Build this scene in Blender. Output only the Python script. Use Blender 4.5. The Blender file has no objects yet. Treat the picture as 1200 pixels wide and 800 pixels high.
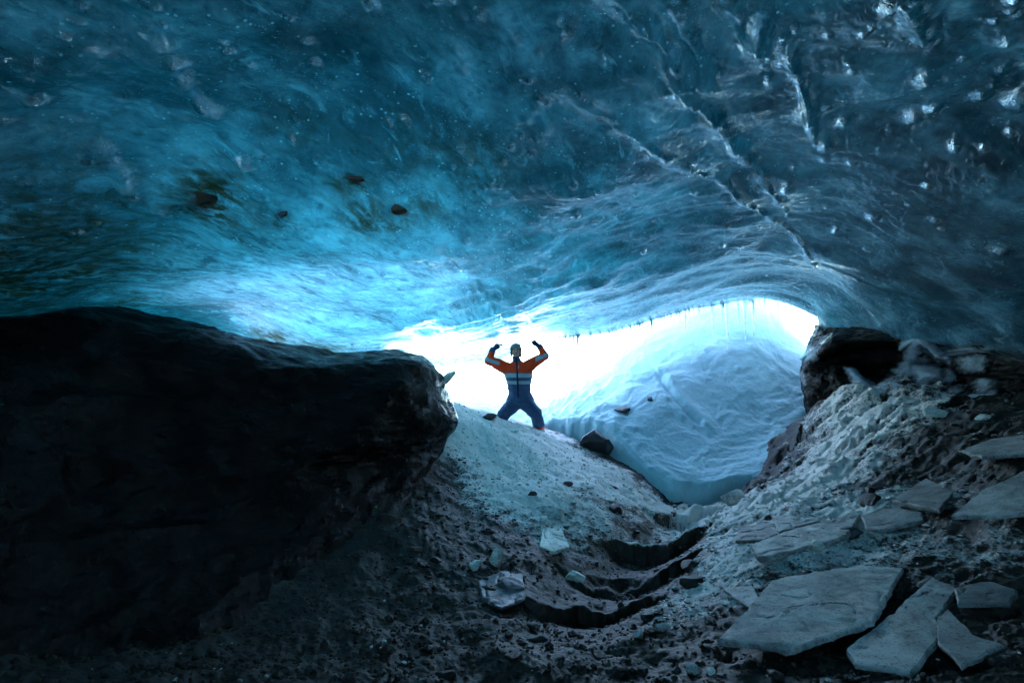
import bpy, bmesh, math, random
import numpy as np
from mathutils import Vector, Matrix

random.seed(7)
rng = np.random.default_rng(7)
C = bpy.context.scene.collection
SC = bpy.context.scene

# ------------------------------------------------------------------ camera maths
PITCH = math.radians(4.0)
CAMZ = 1.6
F = 600.0
FW = np.array([0, math.cos(PITCH), math.sin(PITCH)])
UP = np.array([0, -math.sin(PITCH), math.cos(PITCH)])
RT = np.array([1.0, 0, 0])
CAM = np.array([0, 0, CAMZ])

def ray(px, py):
    return FW + RT * ((px - 600) / F) + UP * ((400 - py) / F)

def P(px, py, d):
    return CAM + ray(px, py) * d

# ------------------------------------------------------------------ noise
PERM = rng.permutation(256)
PERM = np.concatenate([PERM, PERM, PERM])
G3 = rng.normal(size=(256, 3)); G3 /= np.linalg.norm(G3, axis=1)[:, None]

def perlin(x, y, z=0.0):
    x, y, z = np.broadcast_arrays(np.asarray(x, float), np.asarray(y, float), np.asarray(z, float))
    xi = np.floor(x).astype(int); yi = np.floor(y).astype(int); zi = np.floor(z).astype(int)
    xf = x - xi; yf = y - yi; zf = z - zi
    xi &= 255; yi &= 255; zi &= 255
    u = xf**3 * (xf * (xf * 6 - 15) + 10); v = yf**3 * (yf * (yf * 6 - 15) + 10); w = zf**3 * (zf * (zf * 6 - 15) + 10)
    res = 0
    for dx in (0, 1):
        for dy in (0, 1):
            for dz in (0, 1):
                h = PERM[PERM[PERM[(xi + dx) & 255] + ((yi + dy) & 255)] + ((zi + dz) & 255)]
                g = G3[h]
                dot = g[..., 0] * (xf - dx) + g[..., 1] * (yf - dy) + g[..., 2] * (zf - dz)
                res = res + dot * (u if dx else 1 - u) * (v if dy else 1 - v) * (w if dz else 1 - w)
    return res * 1.5

def fbm(x, y, z=0.0, octaves=4, gain=0.5, lac=2.03):
    a = 1.0; s = 0; f = 1.0; t = 0
    for i in range(octaves):
        s = s + a * perlin(np.asarray(x) * f + 17.3 * i, np.asarray(y) * f - 9.1 * i, np.asarray(z) * f + 4.7 * i)
        t += a; a *= gain; f *= lac
    return s / t

def ridged(x, y, z=0.0, octaves=4):
    a = 1.0; s = 0; f = 1.0; t = 0
    for i in range(octaves):
        s = s + a * (1 - np.abs(perlin(np.asarray(x) * f + 31.7 * i, np.asarray(y) * f + 5.3 * i, np.asarray(z) * f)) * 2)
        t += a; a *= 0.5; f *= 2.07
    return s / t

def worley(x, y, seed=0, jit=0.85):
    """nearest and second nearest feature distance"""
    x = np.asarray(x, float); y = np.asarray(y, float)
    xi = np.floor(x).astype(int); yi = np.floor(y).astype(int)
    f1 = np.full(x.shape, 9.0); f2 = np.full(x.shape, 9.0)
    for dx in (-1, 0, 1):
        for dy in (-1, 0, 1):
            cx = xi + dx; cy = yi + dy
            h = PERM[PERM[cx & 255] + (cy & 255)]
            h2 = PERM[h + 31 + seed]
            px = cx + 0.5 + jit * (h / 255.0 - 0.5); py = cy + 0.5 + jit * (h2 / 255.0 - 0.5)
            d = np.hypot(x - px, y - py)
            f2 = np.minimum(f2, np.maximum(f1, d)); f1 = np.minimum(f1, d)
    return f1, f2

def sstep(a, b, x):
    t = np.clip((np.asarray(x, float) - a) / (b - a), 0, 1)
    return t * t * (3 - 2 * t)

# ------------------------------------------------------------------ thin-plate height functions
class TPS:
    def __init__(self, pts, lam=0.02):
        p = np.array(pts, float); self.p = p[:, :2]; n = len(p)
        K = self.k(np.linalg.norm(self.p[:, None] - self.p[None], axis=2)) + lam * np.eye(n)
        A = np.zeros((n + 3, n + 3)); A[:n, :n] = K
        A[:n, n] = 1; A[:n, n + 1:] = self.p; A[n:, :n] = A[:n, n:].T
        b = np.zeros(n + 3); b[:n] = p[:, 2]
        self.w = np.linalg.solve(A, b)
    @staticmethod
    def k(r):
        return r * r * np.log(r + 1e-9)
    def __call__(self, x, y):
        x = np.asarray(x, float); y = np.asarray(y, float)
        s = self.w[-3] + self.w[-2] * x + self.w[-1] * y
        for (a, b), w in zip(self.p, self.w):
            s = s + w * self.k(np.hypot(x - a, y - b))
        return s

def pix(lst):
    return [tuple(P(*q)) for q in lst]

# ---------- ceiling
LIP = [(470, 426, 9.2), (500, 430, 9.6), (560, 428, 10.2), (590, 422, 10.3), (614, 404, 9.9), (650, 398, 9.6), (700, 391, 9.6), (740, 382, 9.8), (780, 370, 10.0),
       (820, 361, 10.2), (860, 354, 10.4), (900, 349, 10.5), (935, 346, 10.4), (958, 350, 10.2), (976, 368, 9.8), (990, 392, 9.4), (1005, 405, 9.0)]
ceil_pts = pix(LIP) + pix([
    (580, 397, 8.8), (605, 393, 8.8), (632, 392, 8.8), (600, 350, 6.3), (600, 300, 5.1), (600, 200, 3.9), (600, 100, 3.0), (600, 0, 2.5),
    (700, 350, 7.2), (700, 300, 5.8), (800, 320, 7.2), (900, 300, 7.0), (850, 230, 5.0), (900, 150, 3.8), (900, 0, 2.45),
    (1000, 350, 7.6), (1050, 400, 7.2), (1120, 392, 6.2), (1200, 385, 5.2), (1290, 380, 4.6), (1200, 250, 3.6), (1200, 120, 2.8), (1200, 0, 2.15), (1050, 250, 4.6),
    (0, 368, 4.6), (-150, 380, 3.8), (0, 300, 3.3), (0, 150, 2.5), (0, 0, 2.0), (200, 0, 2.2), (200, 150, 3.0), (200, 300, 4.1),
    (130, 360, 5.4), (250, 385, 6.4), (330, 400, 7.0), (400, 411, 7.6), (400, 300, 4.6), (400, 360, 5.9), (400, 150, 3.4), (400, 0, 2.35), (500, 390, 7.4), (520, 340, 6.0)])
for a in range(0, 360, 20):
    t = math.radians(a); x, y = 7.5 * math.sin(t), 3.0 + 9.0 * math.cos(t)
    if y < 0.5:
        ceil_pts.append((x * 1.0, y, 1.2 if abs(x) > 5 else 2.2))
for x, y, z in [(-9, 3, 0.2), (-10, 6, 0.2), (-9, 9, 0.6), (-7, 10.5, 0.8), (-5, 11.5, 0.7), (9, 3, .8), (10, 6, .8), (10, 9, .8), (8.5, 11, 1.2), (0, -8, -0.5), (5, -8, -.5), (-5, -8, -.5), (-10, -3, -.5), (10, -3, -.5),
                (0, 0, 3.45), (0, -3, 3.1)]:
    ceil_pts.append((x, y, z))
ceil0 = TPS(ceil_pts, 0.01)

def hit(fn, px, py, up=True, d0=1.0, d1=16.0):
    d = np.linspace(d0, d1, 1500)
    r = ray(px, py); pts = CAM[None] + r[None] * d[:, None]
    z = fn(pts[:, 0], pts[:, 1]); s = (pts[:, 2] - z) if up else (z - pts[:, 2])
    i = np.argmax(s > 0)
    if not (s > 0).any(): i = len(d) - 1
    return pts[i]

def chit(px, py):
    return hit(ceil0, px, py)[:2]

def seg_dist(x, y, poly):
    """distance to a polyline and parameter along it"""
    best = np.full(x.shape, 1e9); tp = np.zeros(x.shape); side = np.zeros(x.shape); L = 0
    for (a, b) in zip(poly[:-1], poly[1:]):
        a = np.array(a); b = np.array(b); ab = b - a; l = np.linalg.norm(ab) + 1e-9
        t = np.clip(((x - a[0]) * ab[0] + (y - a[1]) * ab[1]) / l**2, 0, 1)
        dx = x - a[0] - t * ab[0]; dy = y - a[1] - t * ab[1]; d = np.hypot(dx, dy)
        m = d < best
        best = np.where(m, d, best); tp = np.where(m, L + t * l, tp)
        side = np.where(m, np.sign(ab[0] * dy - ab[1] * dx), side); L += l
    return best, tp, L, side

def smooth_poly(pl, n=6):
    pl = [np.array(p, float) for p in pl]; out = []
    q = [2 * pl[0] - pl[1]] + pl + [2 * pl[-1] - pl[-2]]
    for i in range(1, len(q) - 2):
        for k in range(n):
            t = k / n
            out.append(0.5 * (2 * q[i] + (q[i + 1] - q[i - 1]) * t + (2 * q[i - 1] - 5 * q[i] + 4 * q[i + 1] - q[i + 2]) * t * t + (3 * q[i] - q[i - 1] - 3 * q[i + 1] + q[i + 2]) * t**3))
    out.append(pl[-1]); return out

RIDGES = [  # pixel polyline, width, depth of the hanging ridge
    ([(700, -5), (750, 22), (790, 70), (815, 105), (840, 135), (862, 165), (882, 198)], .085, .085),
    ([(770, -5), (800, 30), (822, 70), (838, 110)], .06, .06),
    ([(735, 20), (765, 60), (800, 95), (838, 128)], .04, .035),
    ([(620, 132), (655, 118), (700, 130), (745, 150), (800, 183), (830, 200), (880, 238), (940, 285), (960, 320)], .055, .036),
    ([(850, 12), (885, 35), (905, 70)], .06, .045),
    ([(1060, -5), (1072, 30), (1084, 60)], .05, .05),
    ([(925, 75), (945, 120), (955, 170)], .035, .04),
    ([(515, 285), (555, 330), (585, 365), (592, 385)], .05, -.06),
    ([(885, 200), (915, 235), (925, 260)], .06, .04),
    ([(0, 70), (60, 90), (140, 60), (200, 90)], .10, .05),
    ([(60, 190), (140, 215), (150, 240), (210, 260)], .09, .05),
    ([(160, 40), (230, 120), (290, 190)], .10, .04),
    ([(640, 275), (690, 262), (760, 240)], .03, .03),
]
RW = [(smooth_poly([chit(*p) for p in pl]), w, h) for pl, w, h in RIDGES]
LUMPS = [(180, 48, .04), (206, 76, .03), (232, 125, .035), (242, 135, .035), (283, 190, .04), (38, 125, .035), (282, 190, .03), (330, 246, .03), (116, 190, .04),
         (945, 130, .05), (948, 125, .04), (925, 72, .05), (990, 150, .045), (966, 170, .04), (1072, 152, .04), (1094, 142, .04), (922, 215, .05), (1172, 293, .045),
         (1196, 140, .05), (1085, 98, .04), (885, 40, .05), (660, 50, .04), (1022, 252, .04), (155, 2, .04), (966, 188, .03), (998, 195, .03), (150, 230, .04), (885, 38, .06), (1150, 130, .04)]
for a_, b_ in [(640, 128), (628, 134), (618, 143), (610, 160), (598, 172), (590, 188), (578, 205), (566, 214), (558, 222), (585, 212), (604, 150), (655, 124), (570, 230), (632, 122)]:
    LUMPS.append((a_, b_, random.uniform(.014, .026)))
for i in range(170):
    LUMPS.append((random.uniform(-20, 1220), random.uniform(-10, 330), random.uniform(.012, .028)))

def ceil_z(x, y):
    z = ceil0(x, y)
    r = np.hypot(x, y)
    lo = fbm(x * .55, y * .55, 3.1, 3)
    z = z + .20 * lo * sstep(10.5, 6.5, y) + .05 * lo
    # flow-warped scallops elongated away from the entrance
    wx = x + .25 * fbm(x * .9, y * .9, 7.7, 2); wy = y + .25 * fbm(x * .9 + 9, y * .9, 1.7, 2)
    ang = math.radians(62) - 0.10 * x
    ca, sa = np.cos(ang), np.sin(ang)
    s = wx * ca + wy * sa; t = -wx * sa + wy * ca
    z = z + .05 * (.35 + .65 * sstep(9.0, 4.5, y)) * fbm(s * 1.0, t * 1.7, 2.2, 4)
    amt = sstep(-.35, .45, fbm(x * .5 + 3, y * .5, 5.5, 2))
    f1, f2 = worley(s * 2.0 + .4 * lo, t * 3.0)
    z = z + .040 * (.3 + .7 * amt) * (0.8 - f1)**2 * -1 * -1
    f1, f2 = worley(s * 5.6, t * 7.0, 5)
    near = sstep(9, 3, r)
    calm = .30 + .70 * sstep(9.0, 5.0, y + .25 * np.abs(x))
    z = z - calm * .016 * (1 - .6 * amt) * (0.75 - np.minimum(f1, .75)) 
    # ripple field above the entrance
    rip = np.exp(-(((x - .15) / .9)**2 + ((y - 6.3) / 1.6)**2))
    z = z + .034 * rip * np.sin(11 * (y + .25 * np.abs(x - .15)) + 5 * fbm(x * 1.8, y * 1.8, 0, 3)) * (.5 + fbm(x * 2.5, y * 2.5, 8, 2))
    rib = np.exp(-(((x + .42) / .32)**2 + ((y - 6.6) / 1.1)**2))
    z = z + .050 * rib * np.sin(17 * y + 9 * (x + .4) + 2 * fbm(x * 2, y * 2, 1, 2))
    z = z + calm * .014 * fbm(s * 5, t * 6.5, 1.3, 5) + .005 * fbm(x * 22, y * 22, 2.3, 3)
    x0, y0, z0 = x, y, np.atleast_1d(z).astype(float).copy(); shp = np.shape(x); x0 = np.atleast_1d(x); y0 = np.atleast_1d(y)
    for pl, w, h in RW:
        pa = np.array(pl); b = w * 3.5
        sel = (x0 > pa[:, 0].min() - b) & (x0 < pa[:, 0].max() + b) & (y0 > pa[:, 1].min() - b) & (y0 < pa[:, 1].max() + b)
        if not sel.any(): continue
        x = x0[sel]; y = y0[sel]
        d, tp, L, side = seg_dist(x, y, pl)
        m = d < w * 4
        env = np.minimum(1, np.minimum(tp, L - tp) / (.12 * L) + .15)
        mod = .55 + .75 * (.5 + .5 * np.sin(tp * 19 + 5 * fbm(tp * 3, side * 0, w * 99, 2))) * (.6 + .8 * fbm(x * 6, y * 6, 4, 2))
        ww = w * (.7 + .5 * fbm(tp * 5, h * 77, 0, 2) + .3 * np.sin(tp * 9))
        dz = h * env * mod * np.exp(-(d / np.maximum(ww, .015))**2 * 1.2)
        z0[sel] -= np.where(m, dz, 0)
    for (a, b), w in LW:
        sel = (np.abs(x0 - a) < 5.5 * w) & (np.abs(y0 - b) < 5.5 * w)
        if not sel.any(): continue
        dx = x0[sel] - a; dy = y0[sel] - b
        u = dx * math.cos(1.1) + dy * math.sin(1.1); v = -dx * math.sin(1.1) + dy * math.cos(1.1)
        e = (u / (2.1 * w))**2 + (v / w)**2
        z0[sel] -= np.where(e < 6, w * 1.05 * np.exp(-e), 0)
    return z0.reshape(shp)
LW = [(chit(a, b), w) for a, b, w in LUMPS]

# ---------- floor
FLOOR = [
    # mound crest and face
    (470, 480, 7.6), (505, 478, 8.0), (540, 479, 8.3), (575, 487, 8.6), (600, 494, 8.8), (640, 505, 9.0), (680, 521, 8.9), (720, 542, 8.4), (745, 560, 7.9),
    (560, 530, 7.4), (610, 540, 7.4), (560, 590, 6.1), (620, 600, 6.1), (660, 560, 7.1), (690, 590, 6.5), (560, 650, 5.0), (620, 660, 4.9), (600, 700, 4.3), (500, 620, 5.2), (500, 560, 6.4), (450, 700, 4.1), (600, 790, 3.2),
    (300, 790, 3.0), (100, 795, 2.6), (-100, 790, 2.3), (300, 700, 3.9), (380, 640, 4.7), (150, 765, 3.0),
    # gully
    (660, 760, 3.9), (700, 735, 4.3), (735, 690, 5.0), (765, 655, 5.7), (790, 626, 6.3), (800, 602, 7.0), (830, 585, 7.6),
    # right bank
    (700, 800, 3.1), (760, 745, 3.6), (800, 690, 4.4), (830, 640, 5.2), (845, 610, 6.0), (870, 590, 6.7), (900, 570, 7.0), (935, 530, 7.4), (955, 490, 7.6), (985, 458, 7.6), (1050, 470, 6.6), (1120, 472, 5.9), (1200, 474, 5.2), (1090, 556, 4.9),
    (1100, 520, 5.2), (1200, 530, 4.2), (1000, 540, 5.9), (1000, 580, 5.1), (950, 620, 4.6), (1050, 620, 4.2), (1150, 600, 3.8), (900, 680, 3.9), (950, 740, 3.2), (1100, 760, 2.8), (1200, 700, 3.0), (1200, 800, 2.4), (900, 800, 2.7), (1300, 500, 4.2)]
floor_pts = pix(FLOOR)
for q in [(-5, 1, .1), (-5, 5, .3), (-4, 8, .6), (-8, 3, 0), (-8, 8, 0), (0, -2, .0), (0, -6, 0), (6, -3, .3), (-6, -4, 0), (7, 3, 1.0), (8, 7, 1.3), (6, 9, 1.0), (4.2, 9.3, .2), (0, 11, .3), (-3, 11, .2), (3, 11, .0), (0, 1, 0)]:
    floor_pts.append(q)
floor0 = TPS(floor_pts, 0.01)

GAX = [P(*q)[:2] for q in [(640, 790, 3.5), (690, 740, 4.3), (735, 690, 5.0), (770, 655, 5.7), (795, 626, 6.3), (808, 602, 7.0), (820, 585, 7.8)]]
GAX = smooth_poly(GAX, 4)
STEPS = [(4.5, .14), (5.2, .19), (6.0, .27), (6.85, .26)]
G_IN = 1.0

def floor_parts(x, y):
    z = floor0(x, y)
    d, tp, L, side = seg_dist(x, y, GAX)
    wid = .52 + .16 * np.sin(y * 1.7)
    g = np.exp(-(d / np.maximum(.15, wid * (1.0 + .5 * fbm(x * 2, y * 2, 4.4, 3))))**4)                     # inside the gully
    yy = y - .22 * np.clip(d, 0, 1.2)**2 + .26 * fbm(x * 1.5, y * 1.5, 6.6, 3) + .06 * fbm(x * 6, y * 6, 2.6, 3) - .12 * (x - .12 * y)
    ter = 0; ys_ = []
    for y0, h in STEPS:
        yi = yy + .42 * fbm(x * 1.2 + y0 * 7.3, y * 1.2 + y0, 2.1, 3) + .07 * fbm(x * 7 + y0, y * 7, 1.1, 3)
        ww = .03 + .16 * sstep(-.15, .35, fbm(x * 1.6 + y0 * 3, y * 1.6, 1.1, 3))
        ter = ter + h * sstep(y0 - ww, y0 + ww, yi); ys_.append((y0, yi, ww))
    base = ter - .46
    lin = (np.clip(yy, 4.0, 7.4) - 5.7) * .335
    z = z + g * (base - lin) * .95
    return z, g, ys_

def floor_z(x, y):
    z, g, yy = floor_parts(x, y)
    lowf = fbm(x * 1.1, y * 1.1, 2.5, 3)
    rough = (1 - .45 * g)
    z = z + .09 * lowf * rough
    # right bank: broken rock
    rb = sstep(1.2, 2.3, x - .1 * (y - 4)) 
    f1, f2 = worley(x * 2.2 + .4 * lowf, y * 2.2 + 3)
    z = z + rb * (.13 * (f2 - f1) - .03) * sstep(4.8, 6.5, y)
    z = z + rb * .05 * ridged(x * 1.6, y * 3.0, 1.1, 4) * sstep(3.0, 6.0, y)
    f1, f2 = worley(x * 7 + lowf, y * 7)
    z = z + .020 * rough * (.6 - f1)
    cr1 = ridged(x * 1.3 + .5 * lowf, y * 2.1 + .3, 3.3, 4)
    z = z - rb * .20 * sstep(.78, .93, cr1) * sstep(4.0, 5.5, y)
    z = z + .05 * fbm(x * 2.6, y * 2.6, 7.1, 4) * rough
    z = z + rb * .045 * (ridged(x * 4.5 + lowf, y * 7.5, 5.1, 4) - .5)
    z = z + .035 * rough * fbm(x * 5, y * 5, 9.1, 4) + .012 * fbm(x * 22, y * 22, 3.1, 3)
    return z

def fhit(px, py):
    return hit(floor_z, px, py, up=False, d0=2.0, d1=12)

# ---------- snow outside
SNOWP = [(560, 478, 10.5), (560, 458, 11.4), (520, 434, 11.8), (560, 437, 12.2), (588, 452, 12.8), (540, 445, 15), (600, 470, 11.5), (600, 446, 15), (640, 480, 10.6), (650, 452, 13), (650, 440, 17),
         (700, 482, 9.4), (700, 446, 10.6), (720, 396, 11.9), (690, 408, 13), (668, 430, 14), (740, 495, 9.0), (760, 465, 9.5), (790, 430, 10.1), (760, 381, 11.4), (800, 372, 11.2), (850, 365, 11.1), (830, 400, 10.5),
         (770, 550, 8.1), (800, 520, 8.6), (830, 562, 7.8), (850, 500, 8.9), (880, 553, 7.8), (900, 450, 9.6), (905, 560, 7.5), (920, 520, 8.3), (940, 400, 10.5), (900, 360, 11.1), (960, 352, 11.2), (1000, 345, 11.5), (950, 470, 9.2), (960, 430, 9.9), (1000, 400, 10.8)]
snow_pts = pix(SNOWP) + [(-6, 11, 1.0), (-8, 16, 2.4), (-5, 20, 2.4), (0, 24, 1.9), (3, 24, 2.2), (8, 20, 2.8), (5, 17.5, 2.4), (5, 14.5, 2.6), (3, 15, 2.0), (8.5, 14, 2.8), (14, 18, 3.5), (9, 11, 3.0), (12, 9, 2.6), (-15, 40, 6), (0, 45, 2.6), (15, 45, 7), (-30, 90, 12), (0, 110, 5), (35, 90, 12), (-60, 180, 20), (0, 200, 9), (60, 180, 20)]
snow0 = TPS(snow_pts, 0.02)
SCUT = [P(*q)[:2] for q in [(560, 480, 9.4), (640, 497, 9.6), (692, 484, 9.25), (712, 492, 8.95), (735, 520, 8.55), (760, 548, 8.1), (790, 563, 7.85), (830, 562, 7.75), (880, 553, 7.7), (905, 560, 7.45), (930, 560, 7.4), (990, 500, 7.4)]]
SC_T = [math.atan2(a, b) for a, b in SCUT]; SC_R = [math.hypot(a, b) for a, b in SCUT]

def snow_z(x, y):
    z = snow0(x, y)
    r = np.hypot(x, y); th = np.arctan2(x, y)
    near = sstep(60, 16, r)
    z = z + .14 * fbm(x * .35, y * .35, 1.2, 3) * sstep(10, 14, r)
    wx = x + .3 * fbm(x * 1.2, y * 1.2, 3, 2); wy = y + .3 * fbm(x * 1.2 + 5, y * 1.2, 3, 2)
    f1, f2 = worley(wx * 1.7 + .35 * wy, wy * 3.3)
    z = z + near * (-.035 * (f1 - .4) + .07 * fbm(wx * 1.3, wy * 1.8, 4, 4) + .022 * (fbm(wx * 5, wy * 9, 2, 3)) + .008 * fbm(x * 25, y * 25, 0, 2))
    # tumbled snow left of the slope
    lump = np.exp(-(((x - .9) / 1.1)**2 + ((y - 11.2) / 2.2)**2))
    z = z + lump * .30 * (ridged(x * 1.3, y * 1.3, 2, 4) - .55)
    # long crease down the slope
    cr, tp, L, side = seg_dist(x, y, CREASE)
    z = z - .07 * np.exp(-(cr / .07)**2) + .05 * np.exp(-((cr - .12) / .12)**2) * (side > 0)
    rc = np.interp(th, SC_T, SC_R) + .07 * fbm(th * 14, 1.5, 0, 3) + .02 * fbm(th * 70, 1.5, 0, 2)
    flute = .03 * np.sin(th * 260 + 3 * fbm(th * 30, 0, 0, 2)) * sstep(1.9, 1.0, x)
    z = np.where(r < rc + .06, z - 0.06 * sstep(rc + .06, rc, r), z)
    drop = sstep(rc + .0 + flute * .6, rc - .12 + flute, r)
    z = z - drop * 1.9
    return z
CREASE = smooth_poly([P(*q)[:2] for q in [(775, 480, 9.9), (790, 500, 9.5), (805, 512, 9.2), (820, 520, 9.0)]], 4)

# ------------------------------------------------------------------ mesh helpers
def mesh_np(name, verts, quads=None, tris=None, mat=None, parent=None, smooth=True, attrs=None, uv=None):
    me = bpy.data.meshes.new(name)
    nq = 0 if quads is None else len(quads); nt = 0 if tris is None else len(tris)
    loops = []
    if nq: loops.append(np.asarray(quads).ravel())
    if nt: loops.append(np.asarray(tris).ravel())
    loops = np.concatenate(loops).astype(np.int32)
    me.vertices.add(len(verts)); me.vertices.foreach_set('co', np.asarray(verts, np.float32).ravel())
    me.loops.add(len(loops)); me.loops.foreach_set('vertex_index', loops)
    st = np.concatenate([np.arange(nq) * 4, nq * 4 + np.arange(nt) * 3]).astype(np.int32)
    me.polygons.add(nq + nt); me.polygons.foreach_set('loop_start', st)
    me.polygons.foreach_set('use_smooth', np.full(nq + nt, smooth))
    me.update(calc_edges=True); me.validate()
    for k, v in (attrs or {}).items():
        a = me.attributes.new(k, 'FLOAT', 'POINT'); a.data.foreach_set('value', np.asarray(v, np.float32).ravel())
    ob = bpy.data.objects.new(name, me); C.objects.link(ob)
    if mat: me.materials.append(mat)
    if parent: ob.parent = parent
    return ob

def polar(thetas, radii_fn, closed):
    """vertex x, y arrays (T x R) and quads"""
    T = len(thetas); R = radii_fn(thetas[0]).shape[0]
    rr = np.stack([radii_fn(t) for t in thetas]); th = np.asarray(thetas)[:, None]
    x = rr * np.sin(th); y = rr * np.cos(th)
    ti = np.arange(T if closed else T - 1)[:, None]; rj = np.arange(R - 1)[None]
    a = ti * R + rj; b = ((ti + 1) % T) * R + rj
    quads = np.stack([a, a + 1, b + 1, b], -1).reshape(-1, 4)
    return x, y, quads

def thetas_closed(nv, nr, half=58):
    h = math.radians(half)
    return np.concatenate([np.linspace(-h, h, nv, endpoint=False), np.linspace(h, 2 * math.pi - h, nr, endpoint=False)])

def tag(o, label=None, cat=None, group=None, kind=None):
    if label: o['label'] = label
    if cat: o['category'] = cat
    if group: o['group'] = group
    if kind: o['kind'] = kind
    return o

# ------------------------------------------------------------------ materials
def newmat(name):
    m = bpy.data.materials.new(name); m.use_nodes = True
    nt = m.node_tree; nt.nodes.clear()
    out = nt.nodes.new('ShaderNodeOutputMaterial')
    return m, nt, out

class N:
    def __init__(self, nt): self.nt = nt
    def n(self, typ, **kw):
        nd = self.nt.nodes.new(typ)
        ins = kw.pop('ins', {})
        for k, v in kw.items(): setattr(nd, k, v)
        for k, v in ins.items():
            if hasattr(v, 'is_output') or isinstance(v, bpy.types.NodeSocket): self.nt.links.new(v, nd.inputs[k])
            else: nd.inputs[k].default_value = v
        return nd
    def pos(self): return self.n('ShaderNodeNewGeometry').outputs['Position']
    def mapv(self, v, scale=(1, 1, 1), rot=(0, 0, 0), loc=(0, 0, 0)):
        return self.n('ShaderNodeMapping', ins={'Vector': v, 'Scale': scale, 'Rotation': rot, 'Location': loc}).outputs[0]
    def noise(self, v, scale, detail=4, rough=.55, dist=0.0):
        return self.n('ShaderNodeTexNoise', ins={'Vector': v, 'Scale': scale, 'Detail': detail, 'Roughness': rough, 'Distortion': dist}).outputs[0]
    def vor(self, v, scale, feature='F1', out=0):
        return self.n('ShaderNodeTexVoronoi', feature=feature, ins={'Vector': v, 'Scale': scale}).outputs[out]
    def ramp(self, f, stops, interp='LINEAR'):
        nd = self.n('ShaderNodeValToRGB', ins={'Fac': f}); cr = nd.color_ramp; cr.interpolation = interp
        while len(cr.elements) > 1: cr.elements.remove(cr.elements[0])
        cr.elements[0].position = stops[0][0]; cr.elements[0].color = col(stops[0][1])
        for p, c in stops[1:]:
            e = cr.elements.new(p); e.color = col(c)
        return nd.outputs[0]
    def rng(self, f, a, b, c=0.0, d=1.0):
        return self.n('ShaderNodeMapRange', clamp=True, ins={'Value': f, 'From Min': a, 'From Max': b, 'To Min': c, 'To Max': d}).outputs[0]
    def math(self, op, a, b=0.0, clamp=False):
        nd = self.n('ShaderNodeMath', operation=op, use_clamp=clamp)
        for i, v in enumerate((a, b)):
            if isinstance(v, bpy.types.NodeSocket): self.nt.links.new(v, nd.inputs[i])
            else: nd.inputs[i].default_value = v
        return nd.outputs[0]
    def mix(self, f, a, b):
        nd = self.n('ShaderNodeMix', data_type='RGBA')
        for s, v in ((nd.inputs[0], f), (nd.inputs[6], a), (nd.inputs[7], b)):
            if isinstance(v, bpy.types.NodeSocket): self.nt.links.new(v, s)
            elif isinstance(v, (int, float)): s.default_value = v
            else: s.default_value = col(v)
        return nd.outputs[2]
    def attr(self, name): return self.n('ShaderNodeAttribute', attribute_name=name).outputs['Fac']
    def bump(self, h, strength=.5, dist=.01, normal=None):
        i = {'Height': h, 'Strength': strength, 'Distance': dist}
        if normal is not None: i['Normal'] = normal
        return self.n('ShaderNodeBump', ins=i).outputs[0]
    def bsdf(self, **ins):
        return self.n('ShaderNodeBsdfPrincipled', ins={k.replace('_', ' '): v for k, v in ins.items()})

def col(c):
    if isinstance(c, (int, float)): return (c, c, c, 1)
    return (*c, 1) if len(c) == 3 else tuple(c)

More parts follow.
